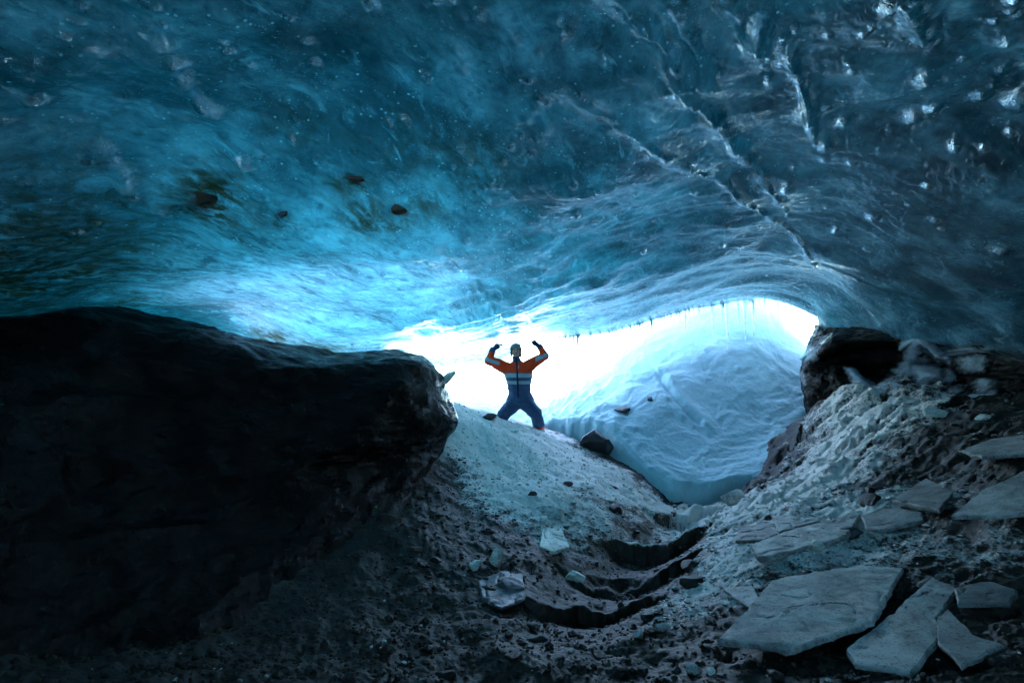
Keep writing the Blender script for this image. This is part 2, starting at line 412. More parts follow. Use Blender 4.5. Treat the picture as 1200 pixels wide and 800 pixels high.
# glacier ice roof: wet, translucent, absorbing
def mat_ice_roof(outer=False):
    m, nt, out = newmat('glacier_top' if outer else 'glacier_ice'); s = N(nt); p = s.pos()
    pw = s.mapv(p, (1, 1, 1), (0, 0, math.radians(-60)))
    ps = s.mapv(pw, (1.0, 1.8, 1.0))
    cloud = s.noise(ps, 1.1, 5, .6, .6)
    streak = s.noise(s.mapv(pw, (3.4, 4.8, 3)), 1.6, 9, .74, 1.5)
    blot = s.noise(s.mapv(p, loc=(7, 3, 1)), 2.3, 6, .62, .8)
    fine = s.noise(p, 26, 4, .65)
    a = s.math('ADD', s.math('MULTIPLY', cloud, .5), s.math('ADD', s.math('MULTIPLY', streak, .3), s.math('MULTIPLY', blot, .25)))
    base = s.ramp(a, [(.40, (.018, .048, .058)), (.48, (.065, .15, .18)), (.54, (.17, .32, .36)), (.60, (.34, .51, .55)), (.68, (.62, .75, .78))])
    # air bubbles: tiny pale specks
    spk = s.math('LESS_THAN', s.vor(p, 17), .15)
    spk2 = s.math('MULTIPLY', spk, s.rng(s.noise(p, 3.1, 4, .6), .46, .54))
    base = s.mix(spk2, base, (.8, .92, .95))
    base = s.mix(s.math('MULTIPLY', s.math('LESS_THAN', s.vor(p, 41), .16), s.rng(s.noise(s.mapv(p, loc=(3, 9, 0)), 1.9, 4, .6), .48, .6)), base, (.6, .8, .86))
    base = s.mix(s.rng(s.noise(p, 12, 7, .75), .56, .66, 0, .6), base, (.01, .03, .04))
    # pale bubbly patches
    pat = s.rng(s.noise(s.mapv(pw, (1.5, 3.0, 1), loc=(4, 1, 0)), 1.7, 8, .68, 1.2), .58, .66)
    base = s.mix(s.math('MULTIPLY', pat, .7), base, (.62, .80, .85))
    # silt caught in the ice
    silt = s.math('MULTIPLY', s.attr('silt'), s.rng(s.noise(s.mapv(pw, (2.5, 5, 2)), 2.6, 7, .7, .8), .40, .58), True)
    base = s.mix(silt, base, (.13, .095, .04))
    b1 = s.bump(s.noise(s.mapv(pw, (11, 14, 11)), 1.0, 5, .6, .5), .35, .02)
    b2 = s.bump(s.noise(p, 55, 4, .6), .25, .006, b1)
    rough = s.rng(s.noise(p, 3.0, 4, .6), .3, .7, .07, .32)
    b3 = s.bump(s.noise(s.mapv(pw, (7, 12, 7)), 1.0, 5, .58, 1.0), .75, .03)
    glow_mask = s.math('MULTIPLY', s.attr('pale_glow'), s.rng(s.noise(s.mapv(pw, (2.2, 5.5, 2), loc=(1, 5, 2)), 1.8, 8, .68, .9), .36, .62), True)  # paler colour painted in for the glow of the left ceiling
    base = s.mix(s.math('MULTIPLY', glow_mask, .9), base, (.62, .86, .86))
    base = s.mix(s.math('MULTIPLY', s.attr('clear'), s.rng(s.noise(s.mapv(p, loc=(2, 2, 0)), 1.7, 6, .62, .5), .62, .42), True), base, (.008, .030, .042))  # dark colour painted in for the shade at the ceiling's edges
    glint = s.attr('glint')
    if outer:
        tr = s.n('ShaderNodeBsdfTranslucent', ins={'Color': (.93, .97, 1, 1)}); di = s.n('ShaderNodeBsdfDiffuse', ins={'Color': (.8, .87, .9, 1)})
        fin = s.n('ShaderNodeMixShader', ins={0: .92, 1: di.outputs[0], 2: tr.outputs[0]})
    else:
        tr = s.n('ShaderNodeBsdfTranslucent', ins={'Color': s.mix(silt, s.mix(.15, base, (.9, .97, 1.0)), (.12, .08, .03)), 'Normal': b1})
        di = s.n('ShaderNodeBsdfDiffuse', ins={'Color': base, 'Normal': b2})
        body = s.n('ShaderNodeMixShader', ins={0: .60, 1: di.outputs[0], 2: tr.outputs[0]})
        gl = s.n('ShaderNodeBsdfGlossy', ins={'Color': (1, 1, 1, 1), 'Roughness': s.math('MULTIPLY', s.rng(s.noise(p, 3.0, 4, .6), .35, .65, .03, .25), s.rng(glint, 0, .4, 1.0, .25)), 'Normal': b3})
        fr = s.n('ShaderNodeFresnel', ins={'IOR': s.rng(glint, .05, .5, 1.62, 5.0), 'Normal': b3})
        fin = s.n('ShaderNodeMixShader', ins={0: fr.outputs[0], 1: body.outputs[0], 2: gl.outputs[0]})
    nt.links.new(fin.outputs[0], out.inputs['Surface'])
    va = s.n('ShaderNodeVolumeAbsorption', ins={'Color': (.34, .84, .855, 1), 'Density': ICE_DENS})
    nt.links.new(va.outputs[0], out.inputs['Volume'])
    return m
ICE_DENS = 4.8

def mat_floor(name='frosted_gravel', dark=1.0):
    m, nt, out = newmat(name); s = N(nt); p = s.pos()
    big = s.noise(p, 1.6, 5, .6)
    med = s.noise(p, 14, 6, .65)
    grit = s.vor(p, 34, out=1)
    g = s.n('ShaderNodeSeparateColor', ins={0: grit}).outputs[0]
    c = s.ramp(s.math('ADD', s.math('MULTIPLY', med, .6), s.math('MULTIPLY', g, .4)), [(.25, (.004, .003, .002)), (.5, (.014, .010, .005)), (.7, (.038, .027, .012)), (.9, (.11, .085, .045))])
    c = s.mix(s.rng(big, .4, .65, 0, .5), c, (.012, .009, .005))
    n1 = s.noise(p, 7, 8, .72); n2 = s.noise(p, 38, 5, .7)
    up = s.n('ShaderNodeSeparateXYZ', ins={0: s.n('ShaderNodeNewGeometry').outputs['Normal']}).outputs[2]
    fr = s.attr('frost')
    k = s.math('ADD', s.math('ADD', s.math('MULTIPLY', n1, .7), s.math('MULTIPLY', n2, .5)), s.math('MULTIPLY', fr, .50))
    k = s.math('ADD', k, s.math('MULTIPLY', s.rng(up, .45, .97), .24))
    fm = s.math('MULTIPLY', s.rng(k, .93, 1.07), s.rng(fr, .10, .35), True)
    c = s.mix(fm, c, s.mix(n2, (.46, .43, .38), (.78, .74, .69)))
    b1 = s.bump(n1, .5, .03); b2 = s.bump(s.math('ADD', n2, s.math('MULTIPLY', g, .6)), .6, .012, b1)
    rough = s.rng(fm, 0, 1, .55, .8)
    pb = s.bsdf(Base_Color=c, Roughness=rough, Normal=b2)
    nt.links.new(pb.outputs[0], out.inputs['Surface'])
    return m

def mat_snow():
    m, nt, out = newmat('packed_snow'); s = N(nt); p = s.pos()
    a = s.noise(p, 1.3, 5, .6); f = s.noise(p, 60, 3, .6)
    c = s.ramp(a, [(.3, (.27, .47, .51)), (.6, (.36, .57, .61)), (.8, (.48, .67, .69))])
    b = s.bump(s.noise(s.mapv(p, (1, 1.8, 1)), 9, 5, .6), .35, .03); b2 = s.bump(f, .25, .006, b)
    pb = s.bsdf(Base_Color=c, Roughness=.55, Normal=b2)
    pb.inputs['Specular IOR Level'].default_value = .35
    nt.links.new(pb.outputs[0], out.inputs['Surface'])
    return m

def mat_black_ice():
    m, nt, out = newmat('black_ice'); s = N(nt); p = s.pos()
    a = s.noise(s.mapv(p, (1, 1, 2.5)), 2.4, 6, .6, .7); f = s.noise(p, 18, 6, .68)
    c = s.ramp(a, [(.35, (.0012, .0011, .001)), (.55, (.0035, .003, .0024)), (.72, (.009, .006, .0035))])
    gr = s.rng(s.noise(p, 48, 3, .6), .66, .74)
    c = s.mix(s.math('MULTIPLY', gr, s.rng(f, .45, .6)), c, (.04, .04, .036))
    fr = s.attr('frost')  # frost on the wall, painted highlights on the bank
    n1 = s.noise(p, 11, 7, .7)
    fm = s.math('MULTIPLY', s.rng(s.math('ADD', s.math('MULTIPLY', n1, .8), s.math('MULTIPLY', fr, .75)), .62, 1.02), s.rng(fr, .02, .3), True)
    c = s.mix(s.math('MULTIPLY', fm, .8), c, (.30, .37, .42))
    b1 = s.bump(s.noise(s.mapv(p, (4, 4, 9)), 1.5, 6, .6, .4), .6, .05); b2 = s.bump(f, .5, .015, b1)
    rough = s.rng(s.noise(p, 4, 4), .35, .65, .18, .55)
    rough = s.math('MAXIMUM', rough, s.math('MULTIPLY', fm, .6))
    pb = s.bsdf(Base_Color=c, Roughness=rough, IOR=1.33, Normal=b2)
    pb.inputs['Specular IOR Level'].default_value = .2
    nt.links.new(pb.outputs[0], out.inputs['Surface'])
    return m

def mat_slab(name, c0, c1, dirt=.3, rough=.6, seed=0.0, trans=0.0):
    m, nt, out = newmat(name); s = N(nt); p = s.mapv(s.pos(), loc=(seed, seed * .7, 0))
    a = s.noise(p, 5, 6, .65, .4); f = s.noise(p, 40, 5, .7)
    c = s.mix(s.rng(s.math('ADD', s.math('MULTIPLY', a, .6), s.math('MULTIPLY', s.noise(p, 1.9, 6, .65), .4)), .40, .58), c0, c1)
    d = s.math('MULTIPLY', s.rng(s.math('ADD', s.math('MULTIPLY', s.noise(p, 9, 8, .75), .7), s.math('MULTIPLY', f, .3)), .56, .66), dirt)
    sp = s.math('MAXIMUM', s.rng(s.noise(p, 80, 2, .5), .60, .66), s.math('MULTIPLY', s.rng(s.noise(p, 24, 6, .75, .5), .54, .60), s.rng(a, .60, .40)))
    c = s.mix(s.math('MAXIMUM', d, s.math('MULTIPLY', sp, .7)), c, (.03, .028, .022))
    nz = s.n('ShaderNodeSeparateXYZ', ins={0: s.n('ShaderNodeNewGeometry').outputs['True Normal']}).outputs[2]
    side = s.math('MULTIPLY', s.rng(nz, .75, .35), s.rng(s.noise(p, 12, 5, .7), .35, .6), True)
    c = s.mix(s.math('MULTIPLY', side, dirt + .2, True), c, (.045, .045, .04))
    b = s.bump(a, .3, .03); b2 = s.bump(f, .4, .008, b)
    pb = s.bsdf(Base_Color=c, Roughness=rough, Normal=b2)
    if trans:
        pb.inputs['Transmission Weight'].default_value = trans; pb.inputs['IOR'].default_value = 1.31
    nt.links.new(pb.outputs[0], out.inputs['Surface'])
    return m

def mat_clear_ice(name='clear_ice', tint=(.80, .93, 1.0), mixv=.45, rough=.08):
    m, nt, out = newmat(name); s = N(nt); p = s.pos()
    b = s.bump(s.noise(p, 22, 4, .6), .3, .01)
    g = s.bsdf(Base_Color=col(tint), Roughness=rough, IOR=1.31, Normal=b); g.inputs['Transmission Weight'].default_value = 1.0
    t = s.n('ShaderNodeBsdfTranslucent', ins={'Color': (.85, .95, 1, 1)})
    d = s.n('ShaderNodeBsdfDiffuse', ins={'Color': (.75, .88, .95, 1)})
    td = s.n('ShaderNodeMixShader', ins={0: .5, 1: t.outputs[0], 2: d.outputs[0]})
    mx = s.n('ShaderNodeMixShader', ins={0: s.rng(s.noise(p, 9, 5, .6), .35, .65, mixv * .4, mixv * 1.4), 1: g.outputs[0], 2: td.outputs[0]})
    nt.links.new(mx.outputs[0], out.inputs['Surface'])
    return m

def mat_plain(name, c, rough=.7, bump=.0, scale=60, c2=None, spec=.4):
    m, nt, out = newmat(name); s = N(nt); p = s.n('ShaderNodeTexCoord').outputs['Object']
    n = s.noise(p, scale, 4, .6)
    cc = s.mix(s.rng(n, .35, .65), c, c2 or tuple(v * .8 for v in c))
    pb = s.bsdf(Base_Color=cc, Roughness=rough)
    pb.inputs['Specular IOR Level'].default_value = spec
    if bump: nt.links.new(s.bump(n, bump, .01), pb.inputs['Normal'])
    nt.links.new(pb.outputs[0], out.inputs['Surface'])
    return m

M_ROOF = mat_ice_roof(); M_ROOF_TOP = mat_ice_roof(True); M_FLOOR = mat_floor(); M_SNOW = mat_snow(); M_BLACK = mat_black_ice()

# ------------------------------------------------------------------ ice roof
LX = [P(*q)[:2] for q in LIP]; L_T = np.array([math.atan2(a, b) for a, b in LX]); L_R = np.array([math.hypot(a, b) for a, b in LX])
L_Tx = np.concatenate([[-math.pi, L_T[0] - .12, L_T[0] - .05], L_T, [L_T[-1] + .05, L_T[-1] + .12, math.pi]])
L_Rx = np.concatenate([[12., 12., 10.5], L_R, [10.8, 12., 12.]])

def roof_r(t):
    t = (t + math.pi) % (2 * math.pi) - math.pi
    rm = np.interp(t, L_Tx, L_Rx)
    k = float(sstep(math.radians(62), math.radians(50), math.pi - abs(t)))     # the roof ends behind the camera: unseen opening added for fill light
    rm = rm + (4.1 / max(.5, math.cos(math.pi - abs(t))) - rm) * k
    rm += .10 * float(fbm(t * 9, .3, 0, 3)) + .03 * float(fbm(t * 60, .3, 0, 2))
    s_ = min(1.75, rm * .6)
    return np.concatenate([np.linspace(.25, s_, 14, endpoint=False), s_ * (rm / s_) ** np.linspace(0, 1, 500)])

def build_roof():
    th = thetas_closed(1050, 150)
    x, y, q = polar(th, roof_r, True)
    z = ceil_z(x, y)
    T, R = x.shape
    # thickness of the glacier above, thin towards the mouth and over the left side
    def thick(x, y, k=1.0):
        mouth = np.minimum(np.interp(np.arctan2(x, y), L_Tx, L_Rx) - np.hypot(x, y), 12)
        mouth = np.where(y < 1.0, np.clip(y + 4.6, .2, 3), mouth)
        t = .40 + 2.3 * (1 - np.exp(-np.clip(mouth, 0, 12) / 3.0))
        t = t + 1.0 * sstep(.9, 2.4, x) * sstep(4, 7, y)
        t = t + 1.2 * sstep(1.8, 4.2, x) * sstep(9.5, 4, y) + 1.6 * sstep(3.4, 5.0, -x) * sstep(3, 1, y)
        t = t * (1 - .93 * np.exp(-(np.clip(-x - .7, -9, 0) / 1.2)**2) * sstep(2.9, 5.2, y) * (1 - .55 * sstep(3.2, 4.4, -x)))
        t = t + .30 * fbm(x * .6, y * .6, 8.8, 3) 
        return np.maximum(t, .20)
    verts = [np.stack([x, y, z], -1).reshape(-1, 3)]
    idx = list(range(R - 1, -1, -1)); idx = [R - 1] + [i for i in range(R - 12, 0, -14)] + [0]
    xt, yt = x[:, idx], y[:, idx]; zt = ceil0(xt, yt) + thick(xt, yt)
    verts.append(np.stack([xt, yt, zt], -1).reshape(-1, 3))
    off = T * R; K = len(idx)
    ti = np.arange(T)[:, None]; kj = np.arange(K - 1)[None]
    a = off + ti * K + kj; b = off + ((ti + 1) % T) * K + kj
    q2 = np.stack([a, a + 1, b + 1, b], -1).reshape(-1, 4)
    ti = np.arange(T); tn = (ti + 1) % T
    q3 = np.stack([ti * R + R - 1, off + ti * K, off + tn * K, tn * R + R - 1], -1)
    q4 = np.stack([off + ti * K + K - 1, ti * R, tn * R, off + tn * K + K - 1], -1)
    V = np.concatenate(verts)
    c0 = len(V); c1 = c0 + 1
    V = np.concatenate([V, [[0, 0, float(ceil_z(np.array(0.), np.array(0.)))], [0, 0, float(ceil0(0, 0) + 4)]]])
    # centre left open ring closed with two fans
    q4 = q4[:0]
    t1 = np.stack([ti * R, tn * R, np.full(T, c0)], -1)
    t2 = np.stack([off + tn * K + K - 1, off + ti * K + K - 1, np.full(T, c1)], -1)
    silt = np.zeros(len(V))
    for px, py, rad, am in [(415, 214, .14, .9), (466, 249, .14, .8), (331, 253, .10, .8), (245, 240, .30, 1.3), (235, 240, .28, 1.0), (340, 402, .35, .8), (20, 330, .9, 1.3), (60, 290, .6, 1.0), (-60, 300, .8, 1.2), (150, 350, .5, .8), (380, 408, .35, 1.1), (320, 400, .3, 1.1), (430, 245, .2, .9), (500, 235, .2, .6), (400, 212, .12, .8), (560, 190, .35, .5), (270, 250, .35, .6), (140, 300, .5, .5), (330, 150, .3, .25), (490, 180, .3, .4)]:
        a, b = chit(px, py); d2 = (V[:, 0] - a)**2 + (V[:, 1] - b)**2
        silt = np.maximum(silt, am * np.exp(-d2 / rad**2))
    glow_mask = np.zeros(len(V)); shade_mask = np.zeros(len(V)); gli = np.zeros(len(V))
    for px, py, rad, am in [(330, 330, 1.3, 1.0), (440, 330, 1.1, 1.0), (250, 340, 1.0, .8), (500, 385, 1.2, .9), (400, 395, 1.3, .9), (560, 370, .9, .8), (230, 190, .35, .5), (110, 180, .3, .4), (480, 45, .22, .8)]:  # pale patches; the large left ones paint the glow into the colour
        a, b = chit(px, py); glow_mask = np.maximum(glow_mask, am * np.exp(-((V[:, 0] - a)**2 + (V[:, 1] - b)**2) / rad**2))
    for px, py, rad, am in [(1150, 60, 1.4, 1.0), (1180, 200, 1.5, 1.), (1130, 330, 1.7, .95), (1020, 40, .8, .8), (600, 20, .8, .7), (400, 60, .8, .6), (60, 20, .5, .6), (-20, 330, .9, .7), (620, 150, .7, .4)]:  # shade painted into the colour: far right, top and left edge
        a, b = chit(px, py); shade_mask = np.maximum(shade_mask, am * np.exp(-((V[:, 0] - a)**2 + (V[:, 1] - b)**2) / rad**2))
    nb = T * R
    for px, py, rad, am in [(560, 350, .45, .5), (585, 375, .4, .45), (625, 340, .5, .35), (640, 300, .5, .25), (60, 180, .5, .3), (150, 220, .4, .3)]:
        a, b = chit(px, py); gli[:nb] = np.maximum(gli[:nb], am * np.exp(-((V[:nb, 0] - a)**2 + (V[:nb, 1] - b)**2) / rad**2) * sstep(-.2, .3, fbm(V[:nb, 0] * 4, V[:nb, 1] * 4, 5, 3)))
    for pl, w, h in RW:
        pa = np.array(pl); sel = np.where((V[:nb, 0] > pa[:, 0].min() - .3) & (V[:nb, 0] < pa[:, 0].max() + .3) & (V[:nb, 1] > pa[:, 1].min() - .3) & (V[:nb, 1] < pa[:, 1].max() + .3))[0]
        if h < .045 and w > .08: continue
        d, tp, L, sd_ = seg_dist(V[sel, 0], V[sel, 1], pl); gli[sel] = np.maximum(gli[sel], np.exp(-(d / (w * 1.3))**2) * sstep(-.25, .15, fbm(V[sel, 0] * 3, V[sel, 1] * 3, 2, 2)))
    for (a, b), w in LW:
        sel = np.where((np.abs(V[:nb, 0] - a) < 4 * w) & (np.abs(V[:nb, 1] - b) < 4 * w))[0]
        gli[sel] = np.maximum(gli[sel], np.exp(-((V[sel, 0] - a)**2 + (V[sel, 1] - b)**2) / (1.8 * w)**2))
    ob = mesh_np('ice_ceiling', V, np.concatenate([q, q2, q3]), np.concatenate([t1, t2]), M_ROOF, attrs={'silt': silt, 'pale_glow': glow_mask, 'clear': shade_mask, 'glint': gli})
    ob.data.materials.append(M_ROOF_TOP)
    mi = np.zeros(len(ob.data.polygons), np.int32); mi[len(q):len(q) + len(q2) + len(q3)] = 1; mi[-len(t2):] = 1
    ob.data.polygons.foreach_set('material_index', mi)
    tag(ob, kind='structure')
    return ob
build_roof()

# ------------------------------------------------------------------ floor
FROST = [  # px, py, radius (m), strength
    (600, 510, 1.3, 1.0), (540, 495, .9, 1.), (660, 545, 1.0, 1.), (620, 570, .9, .85), (700, 560, .9, .9), (590, 550, .8, .75), (650, 600, .7, .6), (700, 600, .5, .55), (760, 590, .6, .9), (810, 600, .5, 1.1), (650, 630, .4, .5),
    (850, 600, .9, 1.), (900, 580, .9, 1.0), (950, 560, .9, .95), (1000, 500, 1.0, .9), (980, 470, .7, .8), (880, 620, .6, .85), (860, 650, .6, .75), (1000, 600, .7, .75), (1060, 590, .6, .5), (820, 690, .45, .6), (930, 640, .6, .7),
    (1050, 480, .6, .35), (1150, 500, .6, .25), (1000, 650, .5, .55), (1080, 640, .5, .4), (870, 690, .35, .5), (1180, 640, .5, .4), (800, 720, .3, .4), (560, 620, .5, .22), (770, 640, .5, .35), (740, 650, .4, .3), (690, 690, .4, .1)]
FRW = [(fhit(px, py), rad, am) for px, py, rad, am in FROST]

def frost_at(x, y):
    f = np.zeros_like(np.asarray(x, float))
    for p, rad, am in FRW:
        f = np.maximum(f, am * np.exp(-((x - p[0])**2 + (y - p[1])**2) / rad**2))
    return f

def build_floor():
    th = thetas_closed(1050, 90)
    def rf(t): return np.concatenate([np.linspace(.2, 2.0, 10, endpoint=False), 2.0 * (12.5 / 2.0) ** np.linspace(0, 1, 560)])
    x, y, q = polar(th, rf, True)
    z = floor_z(x, y)
    fr = frost_at(x, y)
    zz, g, ysl = floor_parts(x, y)
    # push the top of every riser forward so the ledges overhang
    xs, ys = x.copy(), y.copy()
    rim = 0; ris = 0
    for y0, yy, ww in ysl:
        k = np.exp(-((yy - (y0 + .05)) / .07)**2) * g * sstep(.14, .05, ww)
        ys = ys - .06 * k; z = z + .015 * k
        rim = rim + k * (.35 + .65 * sstep(5.2, 6.3, y0))
        ris = ris + np.exp(-((yy - (y0 - .015)) / .04)**2) * g * (.8 if y0 < 6.8 else .15) * sstep(.14, .05, ww)
    fr = np.maximum(fr * (1 - .5 * g * sstep(6.4, 5.0, y)), rim * .9 * sstep(4.9, 6.3, y)) * (1 - np.clip(ris, 0, 1))
    V = np.stack([xs, ys, z], -1).reshape(-1, 3)
    T, R = x.shape; ti = np.arange(T); tn = (ti + 1) % T
    V = np.concatenate([V, [[0, 0, float(floor_z(np.array(0.), np.array(0.)))]]])
    t1 = np.stack([ti * R, tn * R, np.full(T, len(V) - 1)], -1)
    ob = mesh_np('ground', V, q[:, ::-1], t1[:, ::-1], M_FLOOR, attrs={'frost': np.append(fr.ravel(), 0)})
    tag(ob, kind='structure')
build_floor()

# ------------------------------------------------------------------ snow
def build_snow():
    th = np.concatenate([np.linspace(-1.25, -.45, 60, endpoint=False), np.linspace(-.45, .70, 800), np.linspace(.70, 1.25, 40)[1:]])
    def rf(t): return np.concatenate([6.6 * (18 / 6.6) ** np.linspace(0, 1, 480, endpoint=False), 18 * (230 / 18) ** np.linspace(0, 1, 70)])
    x, y, q = polar(th, rf, False)
    z = snow_z(x, y)
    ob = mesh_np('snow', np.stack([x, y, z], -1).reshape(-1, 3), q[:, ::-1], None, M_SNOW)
    tag(ob, kind='structure')
build_snow()

def build_added_bank():  # unseen snow added to block direct sun and bounce light forward
    x, y = np.meshgrid(np.linspace(-16, 16, 160), np.linspace(-20, 1.5, 140), indexing='ij')
    z = floor0(x, np.maximum(y, -3)) + .20 - .6 * sstep(.7, 1.5, y) + (6.5 + .12 * np.clip(x, 0, 9)) * sstep(-4.0, -10.0, y) + .4 * fbm(x * .5, y * .5, 3, 4) + .05 * fbm(x * 3, y * 3, 3, 3)
    a = np.arange(159)[:, None] * 140 + np.arange(139)[None]
    q = np.stack([a, a + 140, a + 141, a + 1], -1).reshape(-1, 4)
    ob = mesh_np('added_snow_bank', np.stack([x, y, z], -1).reshape(-1, 3), q, None, M_SNOW); tag(ob, kind='structure')
build_added_bank()

# ------------------------------------------------------------------ lofted banks
def cr(p0, p1, p2, p3, t):
    return 0.5 * (2 * p1 + (p2 - p0) * t + (2 * p0 - 5 * p1 + 4 * p2 - p3) * t * t + (3 * p1 - p0 - 3 * p2 + p3) * t**3)

def loft(net, nu, nv):
    """net[col][row] of 3-D points to a dense grid"""
    net = np.array(net, float)
    def dens(a, n):
        q = np.concatenate([[2 * a[0] - a[1]], a, [2 * a[-1] - a[-2]]]); out = []
        for i in range(1, len(q) - 2):
            for k in range(n): out.append(cr(q[i - 1], q[i], q[i + 1], q[i + 2], k / n))
        out.append(a[-1]); return np.array(out)
    g = dens(net, nu)
    return dens(g.swapaxes(0, 1), nv).swapaxes(0, 1)

def grid_quads(U, V):
    i = np.arange(U - 1)[:, None]; j = np.arange(V - 1)[None]
    a = i * V + j; b = a + V
    return np.stack([a, a + 1, b + 1, b], -1).reshape(-1, 4)

def grid_normals(g):
    du = np.gradient(g, axis=0); dv = np.gradient(g, axis=1)
    n = np.cross(du, dv); return n / (np.linalg.norm(n, axis=2, keepdims=True) + 1e-9)

def build_left_bank():
    cols = [
        [(-330, 380, 3.4), (-330, 400, 2.6), (-330, 470, 2.1), (-330, 580, 1.8), (-330, 700, 1.7), (-330, 1000, 1.6)],
        [(0, 352, 5.2), (0, 375, 3.9), (0, 455, 3.4), (0, 560, 3.0), (0, 690, 2.7), (0, 840, 2.4)],
        [(130, 352, 6.2), (130, 368, 4.8), (140, 450, 4.3), (140, 560, 3.9), (150, 670, 3.4), (150, 800, 2.9)],
        [(270, 388, 7.0), (290, 409, 5.4), (290, 470, 5.0), (290, 545, 4.7), (290, 625, 4.3), (290, 725, 3.7)],
        [(370, 410, 7.4), (385, 421, 6.0), (390, 460, 5.6), (390, 520, 5.3), (380, 575, 5.1), (370, 670, 4.4)],
        [(450, 408, 8.0), (465, 417, 6.7), (472, 440, 6.2), (475, 495, 6.0), (455, 545, 5.9), (440, 620, 5.2)],
        [(490, 412, 8.1), (500, 424, 7.1), (512, 442, 6.8), (525, 488, 6.6), (505, 520, 6.55), (480, 590, 5.8)],
        [(495, 420, 8.4), (510, 440, 7.8), (520, 455, 7.6), (532, 486, 7.3), (522, 515, 7.2), (505, 560, 6.9)],
        [(440, 430, 8.9), (450, 445, 8.9), (460, 460, 8.8), (470, 490, 8.8), (470, 520, 8.6), (470, 560, 8.3)]]
    g = loft([[P(*q) for q in c] for c in cols], 70, 60)
    n = grid_normals(g); X, Y, Z = g[..., 0], g[..., 1], g[..., 2]
    d = .15 * fbm(X * 1.1, Y * 1.1, Z * 1.8, 3) + .06 * ridged(X * 1.0, Y * 1.0, Z * 3.2, 3) - .04 + .012 * fbm(X * 6, Y * 6, Z * 14, 3) + .007 * fbm(X * 28, Y * 28, Z * 28, 2)
    sgn = 1.0 if (n[300, 100] * (CAM - g[300, 100])).sum() > 0 else -1.0
    g2 = g + n * sgn * d[..., None]
    U, V = X.shape
    fr = np.zeros((U, V))
    for px, py, dd, rad, am in [(480, 412, 6.6, .35, .35), (500, 425, 7.0, .3, .35), (492, 512, 6.5, .10, .8), (484, 524, 6.4, .10, .8), (478, 536, 6.3, .08, .6), (155, 541, 3.9, .035, 1.2), (285, 590, 4.6, .06, 1.0), (52, 646, 2.8, .03, 1.1), (50, 585, 3.0, .03, 1.0)]:  # nose streaks and small specks are highlights painted through the frost mask
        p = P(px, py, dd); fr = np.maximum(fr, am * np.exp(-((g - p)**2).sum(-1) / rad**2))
    q = grid_quads(U, V)
    if sgn < 0: q = q[:, ::-1]
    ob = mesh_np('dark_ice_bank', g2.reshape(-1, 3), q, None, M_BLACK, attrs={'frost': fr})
    tag(ob, kind='structure')
build_left_bank()

